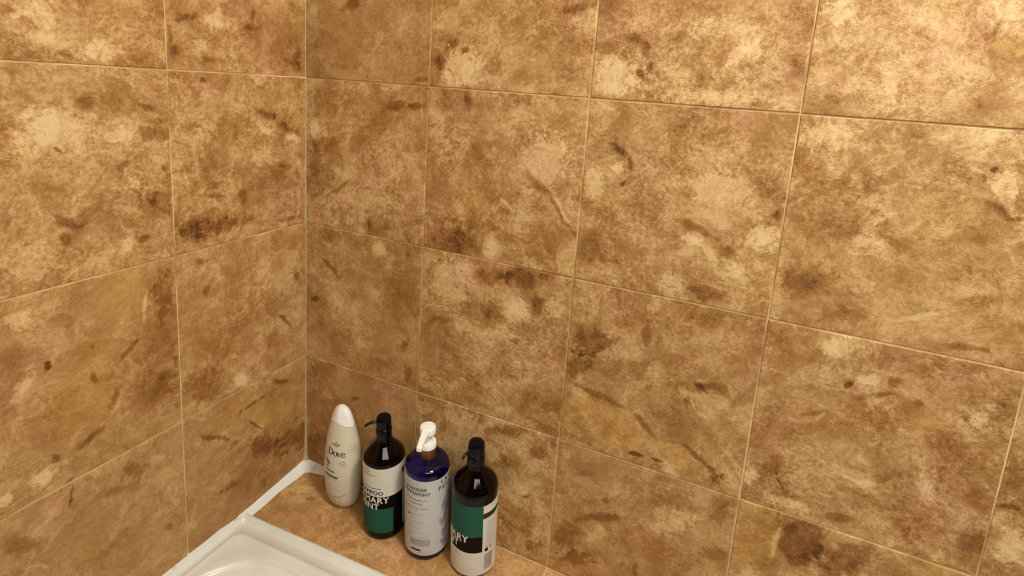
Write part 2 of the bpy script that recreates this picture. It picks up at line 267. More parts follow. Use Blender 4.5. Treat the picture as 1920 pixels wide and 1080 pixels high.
PATCHES = {
 'R0_-1': (3.1, [
  ('d',0.122,0.196,0.205,0.181,1.48,0.65,1.9,0.4),('D',0.398,0.473,0.124,0.046,-2.96,0.65,1.9,0.8),('d',0.293,0.088,0.097,0.027,-3.09,0.65,1.9,0.8),('P',0.817,0.33,0.14,0.115,1.65,0.65,1.6,0.7),
  ('P',0.473,0.123,0.073,0.059,1.55,0.65,1.6,0.8),('c',0.062,0.405,0.084,0.05,1.57,0.65,1.6,0.8),('D',0.906,0.028,0.046,0.016,-3.08,0.65,1.9,0.8),
 ]),
 'R1_-1': (5.2, [
  ('P',0.547,0.276,0.13,0.1,3.1,0.65,1.6,0.5),('C',0.217,0.133,0.149,0.121,-3.12,0.65,1.6,0.85),('D',0.064,0.16,0.062,0.033,1.62,0.65,1.9,0.9),('D',0.143,0.243,0.061,0.029,-2.62,0.65,1.9,0.9),
  ('K',0.234,0.213,0.025,0.018,-3.13,0.4,2.4,0.9),('C',0.265,0.038,0.113,0.03,-3.08,0.65,1.6,0.8),('M',0.414,0.101,0.081,0.059,-3.11,0.65,1.6,0.6),('D',0.883,0.452,0.111,0.04,3.14,0.65,1.9,0.85),
  ('R',0.915,0.235,0.11,0.065,1.69,0.65,1.6,0.55),('d',0.668,0.077,0.111,0.052,-3.09,0.65,1.9,0.5),
 ]),
 'R2_-1': (7.7, [
  ('c',0.574,0.229,0.466,0.275,3.14,0.65,1.6,0.55),('C',0.132,0.125,0.145,0.121,3.08,0.65,1.6,0.9),('d',0.042,0.267,0.068,0.038,-3.14,0.65,1.9,0.8),('D',0.206,0.311,0.083,0.031,2.75,0.65,1.9,0.9),
  ('D',0.269,0.258,0.052,0.024,1.7,0.65,1.9,0.9),('K',0.251,0.144,0.024,0.021,3.02,0.4,2.4,0.95),('D',0.296,0.181,0.021,0.018,1.88,0.65,1.9,0.8),('d',0.076,0.492,0.162,0.054,-2.9,0.65,1.9,0.8),  # last patch paints a slanted band of shade into the tile colour
  ('M',0.937,0.28,0.119,0.06,1.75,0.65,1.6,0.65),('D',0.945,0.221,0.058,0.043,1.84,0.65,1.9,0.7),('C',0.706,0.247,0.096,0.03,-2.43,0.65,1.6,0.8),('C',0.771,0.281,0.062,0.056,2.53,0.65,1.6,0.8),
  ('M',0.649,0.262,0.053,0.039,3.06,0.65,1.6,0.6),('m',0.314,0.399,0.073,0.051,3.07,0.65,1.6,0.6),('C',0.597,0.04,0.295,0.041,-3.07,0.65,1.6,0.5),('C',0.603,0.379,0.215,0.049,-3.13,0.65,1.6,0.4),
 ]),
 'R3_-1': (11.3, [
  ('c',0.397,0.307,0.434,0.303,3.05,0.65,1.6,0.5),('O',0.703,0.312,0.084,0.049,3.1,0.65,1.6,0.8),('d',0.048,0.349,0.021,0.018,2.09,0.65,1.9,0.8),('d',0.199,0.129,0.112,0.096,2.95,0.65,1.9,0.65),
  ('C',0.096,0.434,0.087,0.071,2.87,0.65,1.6,0.8),('P',0.108,0.159,0.074,0.064,2.87,0.65,1.6,0.8),('o',0.201,0.274,0.068,0.036,3.13,0.65,1.6,0.6),('c',0.33,0.144,0.1,0.027,1.74,0.65,1.6,0.8),
  ('m',0.424,0.267,0.102,0.052,3.14,0.65,1.6,0.6),('d',0.664,0.09,0.113,0.054,-3.1,0.65,1.9,0.5),('C',0.678,0.455,0.062,0.052,2.4,0.65,1.6,0.8),('o',0.419,0.176,0.064,0.048,3.05,0.65,1.6,0.5),
  ('c',0.561,0.097,0.072,0.044,-3.13,0.65,1.6,0.5),
 ]),
 'R0_0': (13.9, [
  ('d',0.175,0.843,0.156,0.132,-2.9,0.65,1.9,0.7),('d',0.15,0.556,0.178,0.065,-3.02,0.65,1.9,0.7),('d',0.08,0.339,0.242,0.067,1.56,0.65,1.9,0.8),('c',0.466,0.281,0.323,0.24,-2.85,0.65,1.6,0.65),
  ('C',0.084,0.669,0.08,0.056,1.49,0.65,0.5,0.75),('c',0.362,0.642,0.135,0.041,1.15,0.65,1.6,0.7),('P',0.634,0.455,0.162,0.13,-2.85,0.65,1.6,0.6),('D',0.748,0.866,0.112,0.03,-2.93,0.65,1.9,0.9),
  ('D',0.881,0.885,0.085,0.023,-2.85,0.65,1.9,0.9),('M',0.894,0.307,0.164,0.104,1.54,0.65,1.6,0.6),('P',0.866,0.101,0.148,0.062,-2.95,0.65,1.6,0.6),('D',0.55,0.08,0.058,0.022,1.57,0.65,1.9,0.8),
  ('d',0.632,0.072,0.14,0.085,-2.89,0.65,1.9,0.5),('D',0.295,0.279,0.153,0.017,-2.49,0.6,1.2,0.65),('d',0.568,0.713,0.212,0.041,-2.84,0.65,1.9,0.5),
 ]),
 'R1_0': (17.1, [
  ('M',0.202,0.905,0.173,0.093,-3.06,0.65,1.6,0.65),('D',0.265,0.931,0.055,0.028,1.63,0.65,1.9,0.8),('d',0.379,0.677,0.105,0.069,-3.01,0.65,1.9,0.7),('C',0.774,0.644,0.203,0.165,1.59,0.65,1.6,0.8),
  ('c',0.608,0.897,0.091,0.059,-3.06,0.65,1.6,0.8),('D',0.196,0.072,0.212,0.14,-2.87,0.65,1.9,0.85),('C',0.471,0.091,0.099,0.06,1.57,0.65,0.6,0.85),('o',0.311,0.341,0.154,0.103,-2.92,0.65,1.6,0.6),
  ('c',0.129,0.628,0.113,0.09,-2.93,0.65,1.6,0.6),('D',0.74,0.503,0.105,0.032,2.69,0.65,1.9,0.85),('D',0.91,0.344,0.154,0.016,2.22,0.6,1.2,0.75),('C',0.893,0.394,0.133,0.019,2.18,0.8,1.6,0.7),
  ('d',0.56,0.318,0.073,0.02,2.97,0.65,1.9,0.8),('C',0.568,0.357,0.065,0.015,2.79,0.65,1.6,0.8),('d',0.87,0.183,0.105,0.091,-2.64,0.65,1.9,0.5),('c',0.676,0.354,0.102,0.092,-2.61,0.65,1.6,0.4),
 ]),
 'R2_0': (19.5, [
  ('c',0.635,0.528,0.411,0.401,-2.29,0.65,1.6,0.4),('B',0.873,0.936,0.16,0.112,-3.1,0.65,1.6,0.5),('D',0.18,0.742,0.056,0.028,2.65,0.65,1.9,0.95),('D',0.247,0.673,0.05,0.017,1.67,0.65,1.9,0.95),
  ('K',0.223,0.574,0.023,0.017,-2.97,0.4,2.4,0.8),('C',0.181,0.648,0.043,0.034,-2.99,0.65,1.6,0.8),('M',0.061,0.715,0.07,0.046,-3.02,0.65,1.6,0.8),('C',0.059,0.555,0.082,0.071,1.55,0.65,1.6,0.8),
  ('C',0.697,0.616,0.198,0.106,-3,0.65,1.6,0.65),('D',0.908,0.647,0.1,0.08,2.65,0.65,1.9,0.8),('D',0.976,0.519,0.039,0.016,1.71,0.65,1.9,0.9),('C',0.927,0.4,0.081,0.078,-2.35,0.65,1.6,0.8),
  ('D',0.646,0.379,0.122,0.022,2.78,0.65,1.9,0.9),('D',0.786,0.296,0.065,0.032,2.53,0.65,1.9,0.8),('C',0.589,0.335,0.072,0.025,2.84,0.65,1.6,0.8),('C',0.678,0.284,0.107,0.022,2.56,0.8,1.6,0.75),
  ('D',0.705,0.066,0.148,0.037,-3.11,0.65,1.9,0.85),('d',0.075,0.199,0.103,0.061,1.62,0.65,1.9,0.7),('c',0.522,0.084,0.093,0.063,-2.85,0.65,1.6,0.6),('o',0.188,0.089,0.134,0.06,-2.92,0.65,1.6,0.5),
  ('c',0.869,0.171,0.127,0.029,2.28,0.65,1.6,0.8),('d',0.933,0.144,0.061,0.053,-2.64,0.65,1.9,0.5),('m',0.271,0.416,0.142,0.072,-2.97,0.65,1.6,0.4),
 ]),
 'R3_0': (23.3, [
  ('O',0.62,0.534,0.257,0.223,1.73,0.65,1.6,0.4),('C',0.12,0.91,0.148,0.067,-3.06,0.65,1.6,0.75),('C',0.605,0.946,0.161,0.049,-3.05,0.65,1.6,0.4),('R',0.082,0.741,0.065,0.064,2.76,0.65,1.6,0.7),
  ('D',0.007,0.787,0.044,0.03,-3.05,0.65,1.9,0.6),('C',0.783,0.764,0.071,0.055,1.81,0.65,1.6,0.9),('K',0.744,0.824,0.019,0.015,-3.12,0.4,2.4,0.8),('D',0.707,0.785,0.022,0.012,1.76,0.65,1.9,0.9),
  ('D',0.775,0.671,0.071,0.023,2.73,0.65,1.9,0.9),('D',0.843,0.641,0.037,0.013,-2.98,0.65,1.9,0.9),('d',0.351,0.727,0.077,0.047,-2.54,0.65,1.9,0.75),('D',0.355,0.599,0.029,0.016,-2.52,0.65,1.9,0.7),
  ('C',0.39,0.573,0.062,0.019,-2.46,0.65,1.6,0.7),('D',0.127,0.213,0.11,0.102,-2.41,0.65,1.9,0.75),('o',0.066,0.351,0.063,0.047,-2.9,0.65,1.6,0.8),('D',0.307,0.094,0.086,0.046,-2.87,0.65,1.9,0.5),
  ('d',0.791,0.273,0.108,0.037,-2.91,0.65,1.9,0.8),('c',0.666,0.217,0.076,0.053,-2.86,0.65,1.6,0.7),('D',0.797,0.052,0.119,0.017,-3.11,0.65,1.9,0.85),('R',0.929,0.186,0.031,0.028,-2.67,0.65,1.6,0.7),
  ('C',0.35,0.437,0.082,0.062,-2.93,0.65,1.6,0.6),('c',0.321,0.28,0.106,0.099,-2.52,0.65,1.6,0.4),('D',0.746,0.533,0.037,0.025,1.74,0.65,1.9,0.6),('C',0.605,0.165,0.08,0.021,-2.68,0.65,1.6,0.5),
 ]),
 'R0_1': (29.8, [
  ('d',0.841,0.676,0.276,0.158,1.52,0.65,1.9,0.75),('c',0.287,0.554,0.32,0.128,2.34,0.65,1.6,0.7),('P',0.397,0.403,0.149,0.115,1.17,0.65,1.6,0.5),('C',0.637,0.924,0.076,0.06,-2.68,0.65,0.7,0.8),
  ('d',0.592,0.805,0.135,0.073,-2.88,0.65,1.9,0.65),('d',0.854,0.975,0.109,0.063,-2.89,0.65,1.9,0.85),('D',0.232,0.718,0.11,0.021,2.54,0.35,1.9,0.85),('d',0.395,0.547,0.087,0.059,1.4,0.65,1.9,0.8),
  ('D',0.084,0.453,0.056,0.027,-2.85,0.65,1.9,0.85),('d',0.675,0.085,0.195,0.076,-2.82,0.65,1.9,0.6),('D',0.906,0.108,0.066,0.034,1.52,0.65,1.9,0.85),('D',0.868,0.304,0.05,0.033,1.42,0.65,1.9,0.8),
  ('B',0.296,0.177,0.172,0.1,-2.75,0.65,1.6,0.6),('d',0.154,0.935,0.194,0.053,-2.96,0.65,1.9,0.6),('c',0.584,0.619,0.09,0.046,2.29,0.65,1.6,0.5),
 ]),
 'R1_1': (31.4, [
  ('C',0.222,0.814,0.177,0.151,0.98,0.65,1.6,0.75),('D',0.498,0.906,0.137,0.059,-2.91,0.65,1.9,0.85),('D',0.688,0.933,0.131,0.083,-2.85,0.65,1.9,0.8),('D',0.823,0.967,0.06,0.028,-2.9,0.65,1.9,0.9),
  ('D',0.505,0.69,0.105,0.084,1.29,0.65,1.9,0.8),('D',0.801,0.79,0.059,0.043,1.48,0.65,1.9,0.9),('C',0.679,0.731,0.096,0.081,-2.37,0.65,1.6,0.85),('C',0.915,0.806,0.091,0.07,1.43,0.65,1.6,0.7),
  ('M',0.156,0.342,0.164,0.129,-2.44,0.65,1.6,0.65),('o',0.328,0.169,0.222,0.119,-2.76,0.65,1.6,0.7),('c',0.536,0.504,0.187,0.107,-2.79,0.65,1.6,0.6),('M',0.923,0.447,0.106,0.087,1.09,0.65,1.6,0.7),
  ('d',0.854,0.186,0.206,0.099,-2.77,0.65,1.9,0.7),('D',0.127,0.924,0.028,0.023,1.32,0.65,1.9,0.8),('d',0.158,0.543,0.121,0.028,-2.89,0.65,1.9,0.8),('D',0.687,0.536,0.032,0.02,-2.77,0.65,1.9,0.8),
  ('C',0.299,0.927,0.113,0.034,-2.93,0.65,1.6,0.5),('P',0.457,0.476,0.08,0.065,-2.39,0.65,1.6,0.5),
 ]),
 'R2_1': (37.2, [
  ('d',0.127,0.684,0.16,0.122,-2.65,0.65,1.9,0.6),('D',0.13,0.652,0.134,0.087,-2.76,0.65,1.9,0.8),('D',0.071,0.479,0.089,0.073,-2.38,0.65,1.9,0.85),('d',0.297,0.55,0.19,0.071,-3.12,0.65,1.9,0.8),
  ('M',0.299,0.434,0.145,0.066,3.09,0.65,1.6,0.5),('O',0.216,0.183,0.281,0.126,3.04,0.12,0.4,0.75),('O',0.671,0.117,0.159,0.066,3.03,0.2,0.7,0.7),('c',0.302,0.261,0.144,0.048,2.99,0.65,1.6,0.5),
  ('D',0.197,0.351,0.181,0.021,2.93,0.5,1.1,0.7),('D',0.47,0.258,0.083,0.02,2.38,0.5,1.1,0.7),('D',0.682,0.54,0.094,0.041,-2.81,0.65,1.9,0.8),('D',0.805,0.577,0.101,0.035,-2.83,0.65,1.9,0.85),
  ('D',0.681,0.456,0.037,0.022,1.59,0.65,1.9,0.8),('C',0.46,0.949,0.059,0.044,1.53,0.65,1.6,0.7),('o',0.913,0.814,0.113,0.064,1.64,0.65,1.6,0.7),('d',0.689,0.926,0.137,0.051,-2.88,0.65,1.9,0.7),
  ('m',0.671,0.716,0.115,0.075,-2.76,0.65,1.6,0.7),('D',0.783,0.151,0.115,0.02,2.64,0.35,1.9,0.9),('D',0.878,0.066,0.046,0.024,1.61,0.65,1.9,0.9),('d',0.616,0.3,0.105,0.084,-2.25,0.65,1.9,0.55),
  ('o',0.826,0.308,0.151,0.093,-2.68,0.65,1.6,0.6),('K',0.444,0.057,0.038,0.013,-3.05,0.4,2.4,0.8),('K',0.57,0.067,0.039,0.01,-3.07,0.4,2.4,0.8),('D',0.423,0.772,0.06,0.026,1.65,0.65,1.9,0.8),
  ('d',0.101,0.041,0.077,0.028,3.13,0.65,1.9,0.7),
 ]),
 'R3_1': (41.6, [
  ('o',0.428,0.586,0.354,0.119,-2.8,0.65,1.6,0.55),('C',0.332,0.943,0.113,0.067,-2.82,0.65,1.6,0.85),('d',0.51,0.909,0.077,0.037,1.69,0.65,1.9,0.85),('D',0.563,0.835,0.035,0.025,-2.71,0.65,1.9,0.9),
  ('D',0.487,0.745,0.087,0.015,-2.71,0.65,1.9,0.85),('C',0.451,0.801,0.056,0.031,-2.79,0.65,1.6,0.9),('K',0.383,0.762,0.022,0.016,-2.71,0.4,2.4,0.8),('m',0.016,0.713,0.142,0.096,1.58,0.65,1.6,0.4),
  ('D',0.662,0.764,0.028,0.022,-2.6,0.65,1.9,0.8),('d',0.945,0.808,0.059,0.046,1.52,0.65,1.9,0.8),('C',0.883,0.742,0.046,0.039,1.27,0.65,1.6,0.8),('D',0.833,0.733,0.026,0.022,1.29,0.65,1.9,0.6),
  ('C',0.031,0.15,0.069,0.053,1.29,0.65,1.6,0.85),('d',0.131,0.234,0.063,0.049,-2.38,0.65,1.9,0.8),('D',0.175,0.16,0.057,0.008,2.11,0.35,1.9,0.9),('C',0.233,0.061,0.14,0.033,-3.09,0.65,1.6,0.85),
  ('c',0.296,0.222,0.129,0.103,-2.2,0.65,1.6,0.6),('R',0.756,0.134,0.128,0.057,-2.67,0.65,1.6,0.6),('D',0.96,0.168,0.086,0.063,-2.39,0.65,1.9,0.7),('D',0.443,0.073,0.094,0.026,-2.94,0.65,1.9,0.85),
  ('C',0.521,0.283,0.05,0.036,-2.5,0.65,1.6,0.7),('c',0.74,0.343,0.093,0.065,-2.54,0.65,1.6,0.6),('d',0.587,0.359,0.048,0.031,-2.62,0.65,1.9,0.75),('O',0.704,0.669,0.083,0.068,-2.42,0.65,1.6,0.6),
  ('D',0.25,0.57,0.073,0.013,-2.62,0.65,1.9,0.5),('d',0.967,0.401,0.096,0.061,-2.61,0.65,1.9,0.5),
 ]),
 'R4_1': (43.3, [
  ('C',0.088,0.195,0.116,0.061,1.65,0.65,1.6,0.8),('D',0.054,0.384,0.059,0.017,-2.73,0.65,1.9,0.85),('d',0.04,0.509,0.05,0.035,1.55,0.65,1.9,0.6),
 ]),
 'R0_2': (47.7, [
  ('d',0.138,0.518,0.351,0.18,1.46,0.65,1.9,0.6),('d',0.156,0.826,0.137,0.064,-2.78,0.65,1.9,0.7),('c',0.357,0.854,0.081,0.039,-2.78,0.65,1.6,0.5),('m',0.709,0.748,0.236,0.099,-2.78,0.65,1.6,0.65),
  ('D',0.068,0.106,0.192,0.083,1.49,0.65,1.9,0.75),('D',0.466,0.68,0.045,0.023,-2.73,0.65,1.9,0.8),('d',0.568,0.899,0.191,0.054,-2.84,0.65,1.9,0.4),
 ]),
 'R1_2': (53.1, [
  ('c',0.306,0.673,0.234,0.177,-2.16,0.65,1.6,0.75),('c',0.059,0.781,0.089,0.058,-2.62,0.65,1.6,0.7),('d',0.208,0.694,0.092,0.032,1.58,0.65,1.9,0.8),('D',0.583,0.806,0.078,0.041,-2.71,0.65,1.9,0.9),
  ('D',0.71,0.838,0.098,0.048,-2.73,0.65,1.9,0.85),('D',0.88,0.745,0.081,0.05,-2.62,0.65,1.9,0.85),('D',0.961,0.856,0.057,0.039,1.4,0.65,1.9,0.85),('D',0.679,0.613,0.097,0.067,-2.47,0.65,1.9,0.75),
  ('c',0.781,0.702,0.074,0.056,-2.21,0.65,1.6,0.6),('d',0.783,0.202,0.212,0.151,-2.17,0.65,1.9,0.75),('D',0.885,0.104,0.086,0.041,-2.61,0.65,1.9,0.8),('c',0.855,0.486,0.103,0.072,-2.41,0.65,1.6,0.5),
  ('D',0.817,0.426,0.031,0.017,-2.61,0.65,1.9,0.8),('d',0.503,0.945,0.116,0.028,-2.82,0.65,1.9,0.5),
 ]),
 'R2_2': (59.9, [
  ('C',0.689,0.626,0.143,0.095,-2.47,0.65,1.6,0.7),('M',0.194,0.772,0.162,0.071,-2.72,0.65,1.6,0.7),('d',0.16,0.717,0.068,0.02,-2.75,0.65,1.9,0.7),('M',0.214,0.564,0.118,0.065,-2.62,0.65,1.6,0.7),
  ('D',0.287,0.476,0.195,0.03,-2.73,0.65,1.9,0.85),('D',0.32,0.6,0.027,0.02,-2.06,0.65,1.9,0.9),('c',0.364,0.694,0.095,0.067,-2.43,0.65,1.6,0.6),('D',0.108,0.267,0.124,0.089,-2.1,0.65,1.9,0.65),
  ('D',0.172,0.151,0.152,0.051,-2.66,0.65,1.9,0.85),('o',0.607,0.418,0.204,0.1,-2.61,0.65,1.6,0.6),('D',0.923,0.79,0.091,0.066,1.34,0.65,1.9,0.75),('D',0.92,0.512,0.11,0.048,-2.63,0.65,1.9,0.7),
  ('m',0.482,0.422,0.094,0.064,1.34,0.65,1.6,0.7),('d',0.628,0.855,0.093,0.03,3.13,0.65,1.9,0.7),('c',0.272,0.365,0.095,0.035,1.16,0.65,1.6,0.7),('C',0.046,0.805,0.063,0.039,1.49,0.65,1.6,0.5),
  ('D',0.521,0.226,0.049,0.018,1.62,0.65,1.9,0.7),
 ]),
 'R3_2': (61.2, [
  ('O',0.09,0.716,0.217,0.106,1.61,0.2,0.5,0.7),('D',0.302,0.769,0.152,0.097,1.5,0.3,0.7,0.95),('D',0.475,0.752,0.13,0.09,-2.4,0.65,1.9,0.8),('C',0.191,0.723,0.139,0.017,1.51,0.6,1,0.7),
  ('O',0.805,0.852,0.139,0.052,-2.65,0.65,1.6,0.6),('R',0.553,0.706,0.052,0.027,-2.58,0.65,1.6,0.7),('C',0.091,0.473,0.07,0.035,-2.58,0.65,1.6,0.6),
 ]),
 'L1_-1': (67.4, [
  ('c',0.545,0.149,0.316,0.134,-2.99,0.65,1.6,0.5),('C',0.381,0.187,0.049,0.017,-2.53,0.65,1.6,0.85),('C',0.675,0.069,0.105,0.048,-3.02,0.65,1.6,0.8),('O',0.644,0.144,0.058,0.023,-3,0.65,1.6,0.8),
  ('D',0.544,0.047,0.026,0.02,-2.8,0.65,1.9,0.8),('B',0.889,0.265,0.127,0.059,-2.95,0.65,1.6,0.7),('d',0.34,0.188,0.042,0.021,1.42,0.65,1.9,0.8),('R',0.386,0.135,0.037,0.019,-2.96,0.65,1.6,0.5),
  ('d',0.476,0.024,0.052,0.009,-3.07,0.65,1.9,0.7),('P',0.878,0.137,0.08,0.062,-2.79,0.65,1.6,0.5),
 ]),
 'L0_-1': (71.1, [
  ('C',0.306,0.283,0.102,0.067,-2.89,0.65,1.6,0.85),('D',0.102,0.265,0.06,0.032,-2.94,0.65,1.9,0.85),('D',0.16,0.297,0.039,0.024,1.42,0.65,1.9,0.8),('D',0.023,0.183,0.059,0.017,1.51,0.65,1.9,0.85),
  ('D',0.051,0.1,0.042,0.036,1.07,0.65,1.9,0.85),('D',0.515,0.273,0.072,0.027,-3,0.65,1.9,0.8),('D',0.528,0.351,0.049,0.019,1.52,0.65,1.9,0.8),('D',0.233,0.064,0.059,0.023,-3.06,0.65,1.9,0.85),
  ('d',0.78,0.144,0.211,0.148,-2.98,0.65,1.9,0.65),('c',0.081,0.192,0.04,0.034,1.03,0.65,1.6,0.7),('D',0.873,0.117,0.075,0.046,1.52,0.65,1.9,0.75),('P',0.722,0.381,0.17,0.079,-2.96,0.65,1.6,0.5),
  ('C',0.191,0.14,0.045,0.038,-2.69,0.65,1.6,0.6),
 ]),
 'L1_0': (73.9, [
  ('c',0.509,0.624,0.264,0.253,1.59,0.65,1.6,0.45),('C',0.483,0.7,0.153,0.118,3.12,0.65,1.6,0.65),('C',0.406,0.781,0.067,0.032,3.14,0.65,1.6,0.6),('D',0.6,0.828,0.049,0.043,-2.9,0.65,1.9,0.85),
  ('d',0.705,0.838,0.071,0.05,-3.08,0.65,1.9,0.7),('D',0.884,0.812,0.064,0.027,-3.14,0.65,1.9,0.85),('D',0.899,0.677,0.103,0.043,3.09,0.65,1.9,0.85),('D',0.771,0.53,0.065,0.019,-2.87,0.65,1.9,0.85),
  ('D',0.938,0.735,0.072,0.019,3.11,0.65,1.9,0.7),('D',0.963,0.5,0.031,0.028,1.81,0.65,1.9,0.85),('R',0.294,0.737,0.096,0.028,1.49,0.65,1.6,0.6),('B',0.381,0.441,0.129,0.088,2.92,0.65,1.6,0.7),
  ('D',0.499,0.294,0.073,0.037,2.59,0.65,1.9,0.85),('D',0.496,0.214,0.034,0.029,2.02,0.65,1.9,0.8),('d',0.29,0.379,0.06,0.043,1.61,0.65,1.9,0.7),('C',0.737,0.677,0.068,0.046,3.09,0.65,1.6,0.8),
  ('c',0.78,0.335,0.1,0.086,1.88,0.65,1.6,0.75),('C',0.758,0.118,0.069,0.035,1.32,0.65,1.6,0.7),('c',0.344,0.147,0.145,0.093,2.74,0.65,1.6,0.7),('K',0.478,0.62,0.028,0.007,2.51,0.4,2.4,0.8),
  ('D',0.839,0.136,0.032,0.021,-3.08,0.65,1.9,0.85),('d',0.466,0.46,0.114,0.026,3,0.65,1.9,0.5),('D',0.904,0.329,0.044,0.038,1.96,0.65,1.9,0.75),('C',0.801,0.427,0.039,0.036,2.05,0.65,1.6,0.7),
  ('d',0.34,0.956,0.043,0.026,-3.02,0.65,1.9,0.7),('d',0.467,0.894,0.06,0.018,-3.11,0.65,1.9,0.4),
 ]),
 'L0_0': (79.2, [
  ('c',0.292,0.818,0.157,0.12,-3.11,0.65,1.6,0.6),('K',0.197,0.947,0.019,0.014,-3.02,0.4,2.4,0.8),('P',0.033,0.9,0.072,0.046,1.48,0.65,1.6,0.7),('D',0.619,0.764,0.12,0.027,2.85,0.65,1.9,0.85),
  ('D',0.767,0.676,0.098,0.034,2.53,0.65,1.9,0.8),('C',0.605,0.675,0.091,0.021,2.49,0.65,1.6,0.85),('C',0.834,0.606,0.09,0.029,2.77,0.65,1.6,0.8),('c',0.863,0.816,0.084,0.083,1.53,0.65,1.6,0.7),
  ('C',0.594,0.498,0.099,0.074,2.97,0.65,1.6,0.65),('d',0.711,0.387,0.123,0.063,2.99,0.65,1.9,0.75),('D',0.443,0.265,0.08,0.034,1.58,0.65,1.9,0.8),('o',0.061,0.565,0.052,0.049,2.74,0.65,1.6,0.85),
  ('D',0.269,0.112,0.26,0.053,3.12,0.65,1.9,0.85),('D',0.102,0.125,0.118,0.072,2.83,0.65,1.9,0.8),('D',0.798,0.052,0.108,0.023,-3.14,0.65,1.9,0.85),('o',0.165,0.327,0.159,0.055,2.98,0.65,1.6,0.6),
  ('D',0.244,0.296,0.09,0.012,2.99,0.65,1.9,0.6),('C',0.24,0.69,0.073,0.027,3.1,0.65,1.6,0.5),('D',0.876,0.621,0.036,0.028,1.64,0.65,1.9,0.6),('D',0.884,0.356,0.052,0.024,1.6,0.65,1.9,0.7),
  ('c',0.754,0.228,0.138,0.089,2.89,0.65,1.6,0.4),
 ]),
 'L1_1': (83.5, [
  ('c',0.428,0.788,0.158,0.115,2.06,0.65,1.6,0.55),('d',0.893,0.511,0.403,0.129,1.57,0.65,1.9,0.75),('D',0.918,0.78,0.152,0.058,1.57,0.65,1.9,0.6),('O',0.713,0.863,0.177,0.096,1.63,0.2,0.7,0.65),
  ('O',0.581,0.581,0.185,0.126,1.98,0.4,1,0.6),('O',0.492,0.38,0.206,0.13,2.23,0.3,0.9,0.65),('d',0.838,0.284,0.205,0.133,2.13,0.65,1.9,0.6),('B',0.293,0.335,0.18,0.092,2.4,0.65,1.6,0.6),
  ('D',0.735,0.563,0.085,0.017,-2.39,0.5,1.1,0.75),('D',0.647,0.34,0.074,0.024,1.15,0.65,1.9,0.85),('D',0.532,0.184,0.074,0.017,-2.83,0.65,1.9,0.85),('C',0.82,0.768,0.114,0.017,1.42,0.7,1,0.6),
  ('C',0.282,0.89,0.063,0.044,2.45,0.65,1.6,0.7),('C',0.276,0.582,0.076,0.034,1.03,0.65,1.6,0.75),('M',0.256,0.747,0.078,0.038,2.61,0.65,1.6,0.75),('K',0.561,0.641,0.014,0.009,2.31,0.4,2.4,0.8),
  ('K',0.559,0.495,0.031,0.014,1.62,0.4,2.4,0.8),('K',0.372,0.646,0.024,0.012,1.64,0.4,2.4,0.8),('C',0.318,0.1,0.065,0.056,-2.95,0.65,1.6,0.8),('C',0.173,0.084,0.053,0.029,2.08,0.65,1.6,0.8),
  ('D',0.374,0.167,0.029,0.021,3.02,0.65,1.9,0.85),('D',0.422,0.014,0.027,0.013,-2.82,0.65,1.9,0.8),('M',0.789,0.439,0.077,0.052,2.12,0.65,1.6,0.5),('D',0.967,0.405,0.029,0.015,1.68,0.65,1.9,0.8),
  ('d',0.444,0.834,0.084,0.032,3.06,0.65,1.9,0.6),('D',0.473,0.77,0.048,0.026,1.64,0.65,1.9,0.5),
 ]),
 'L0_1': (89.1, [
  ('c',0.585,0.721,0.176,0.084,1.64,0.65,1.6,0.75),('P',0.41,0.848,0.155,0.098,2.7,0.65,1.6,0.6),('o',0.393,0.634,0.183,0.104,2.67,0.65,1.6,0.7),('D',0.14,0.934,0.042,0.029,1.76,0.65,1.9,0.85),
  ('D',0.17,0.748,0.039,0.029,2.34,0.65,1.9,0.85),('P',0.205,0.64,0.04,0.029,2.02,0.65,1.6,0.8),('d',0.66,0.47,0.097,0.069,2.21,0.65,1.9,0.8),('D',0.774,0.332,0.084,0.014,2.27,0.35,1.9,0.85),
  ('c',0.862,0.411,0.114,0.08,2.05,0.65,1.6,0.6),('D',0.149,0.158,0.195,0.106,2.46,0.65,1.9,0.8),('C',0.398,0.064,0.089,0.057,2.14,0.65,0.6,0.8),('d',0.221,0.389,0.176,0.098,2.55,0.65,1.9,0.55),
  ('d',0.689,0.22,0.138,0.087,2.42,0.65,1.9,0.65),('M',0.619,0.097,0.158,0.053,2.66,0.65,1.6,0.6),('D',0.867,0.619,0.042,0.026,2.67,0.65,1.9,0.8),('d',0.797,0.906,0.169,0.073,2.86,0.65,1.9,0.5),
  ('P',0.034,0.319,0.07,0.043,1.83,0.65,1.6,0.4),
 ]),
 'L1_2': (97.3, [
  ('B',0.499,0.645,0.465,0.203,2.27,0.65,1.6,0.4),('M',0.208,0.834,0.123,0.061,2.14,0.65,1.6,0.8),('D',0.207,0.823,0.101,0.05,2.14,0.65,1.9,0.4),('P',0.332,0.933,0.105,0.06,2.47,0.65,1.6,0.65),
  ('D',0.423,0.916,0.051,0.01,1.53,0.4,1.9,0.85),('D',0.717,0.856,0.093,0.049,2.26,0.65,1.9,0.75),('d',0.644,0.788,0.152,0.036,2.74,0.65,1.9,0.7),('c',0.654,0.668,0.055,0.03,0.99,0.65,1.6,0.65),
  ('c',0.844,0.855,0.056,0.021,2.94,0.65,1.6,0.6),('o',0.495,0.585,0.245,0.096,2.3,0.65,1.6,0.55),('D',0.883,0.368,0.047,0.021,2.26,0.65,1.9,0.75),('c',0.268,0.647,0.06,0.013,2.38,0.65,1.6,0.7),
  ('M',0.67,0.312,0.11,0.047,2.21,0.65,1.6,0.6),('d',0.536,0.926,0.088,0.025,2.49,0.65,1.9,0.5),
 ]),
 'L0_2': (101.7, [
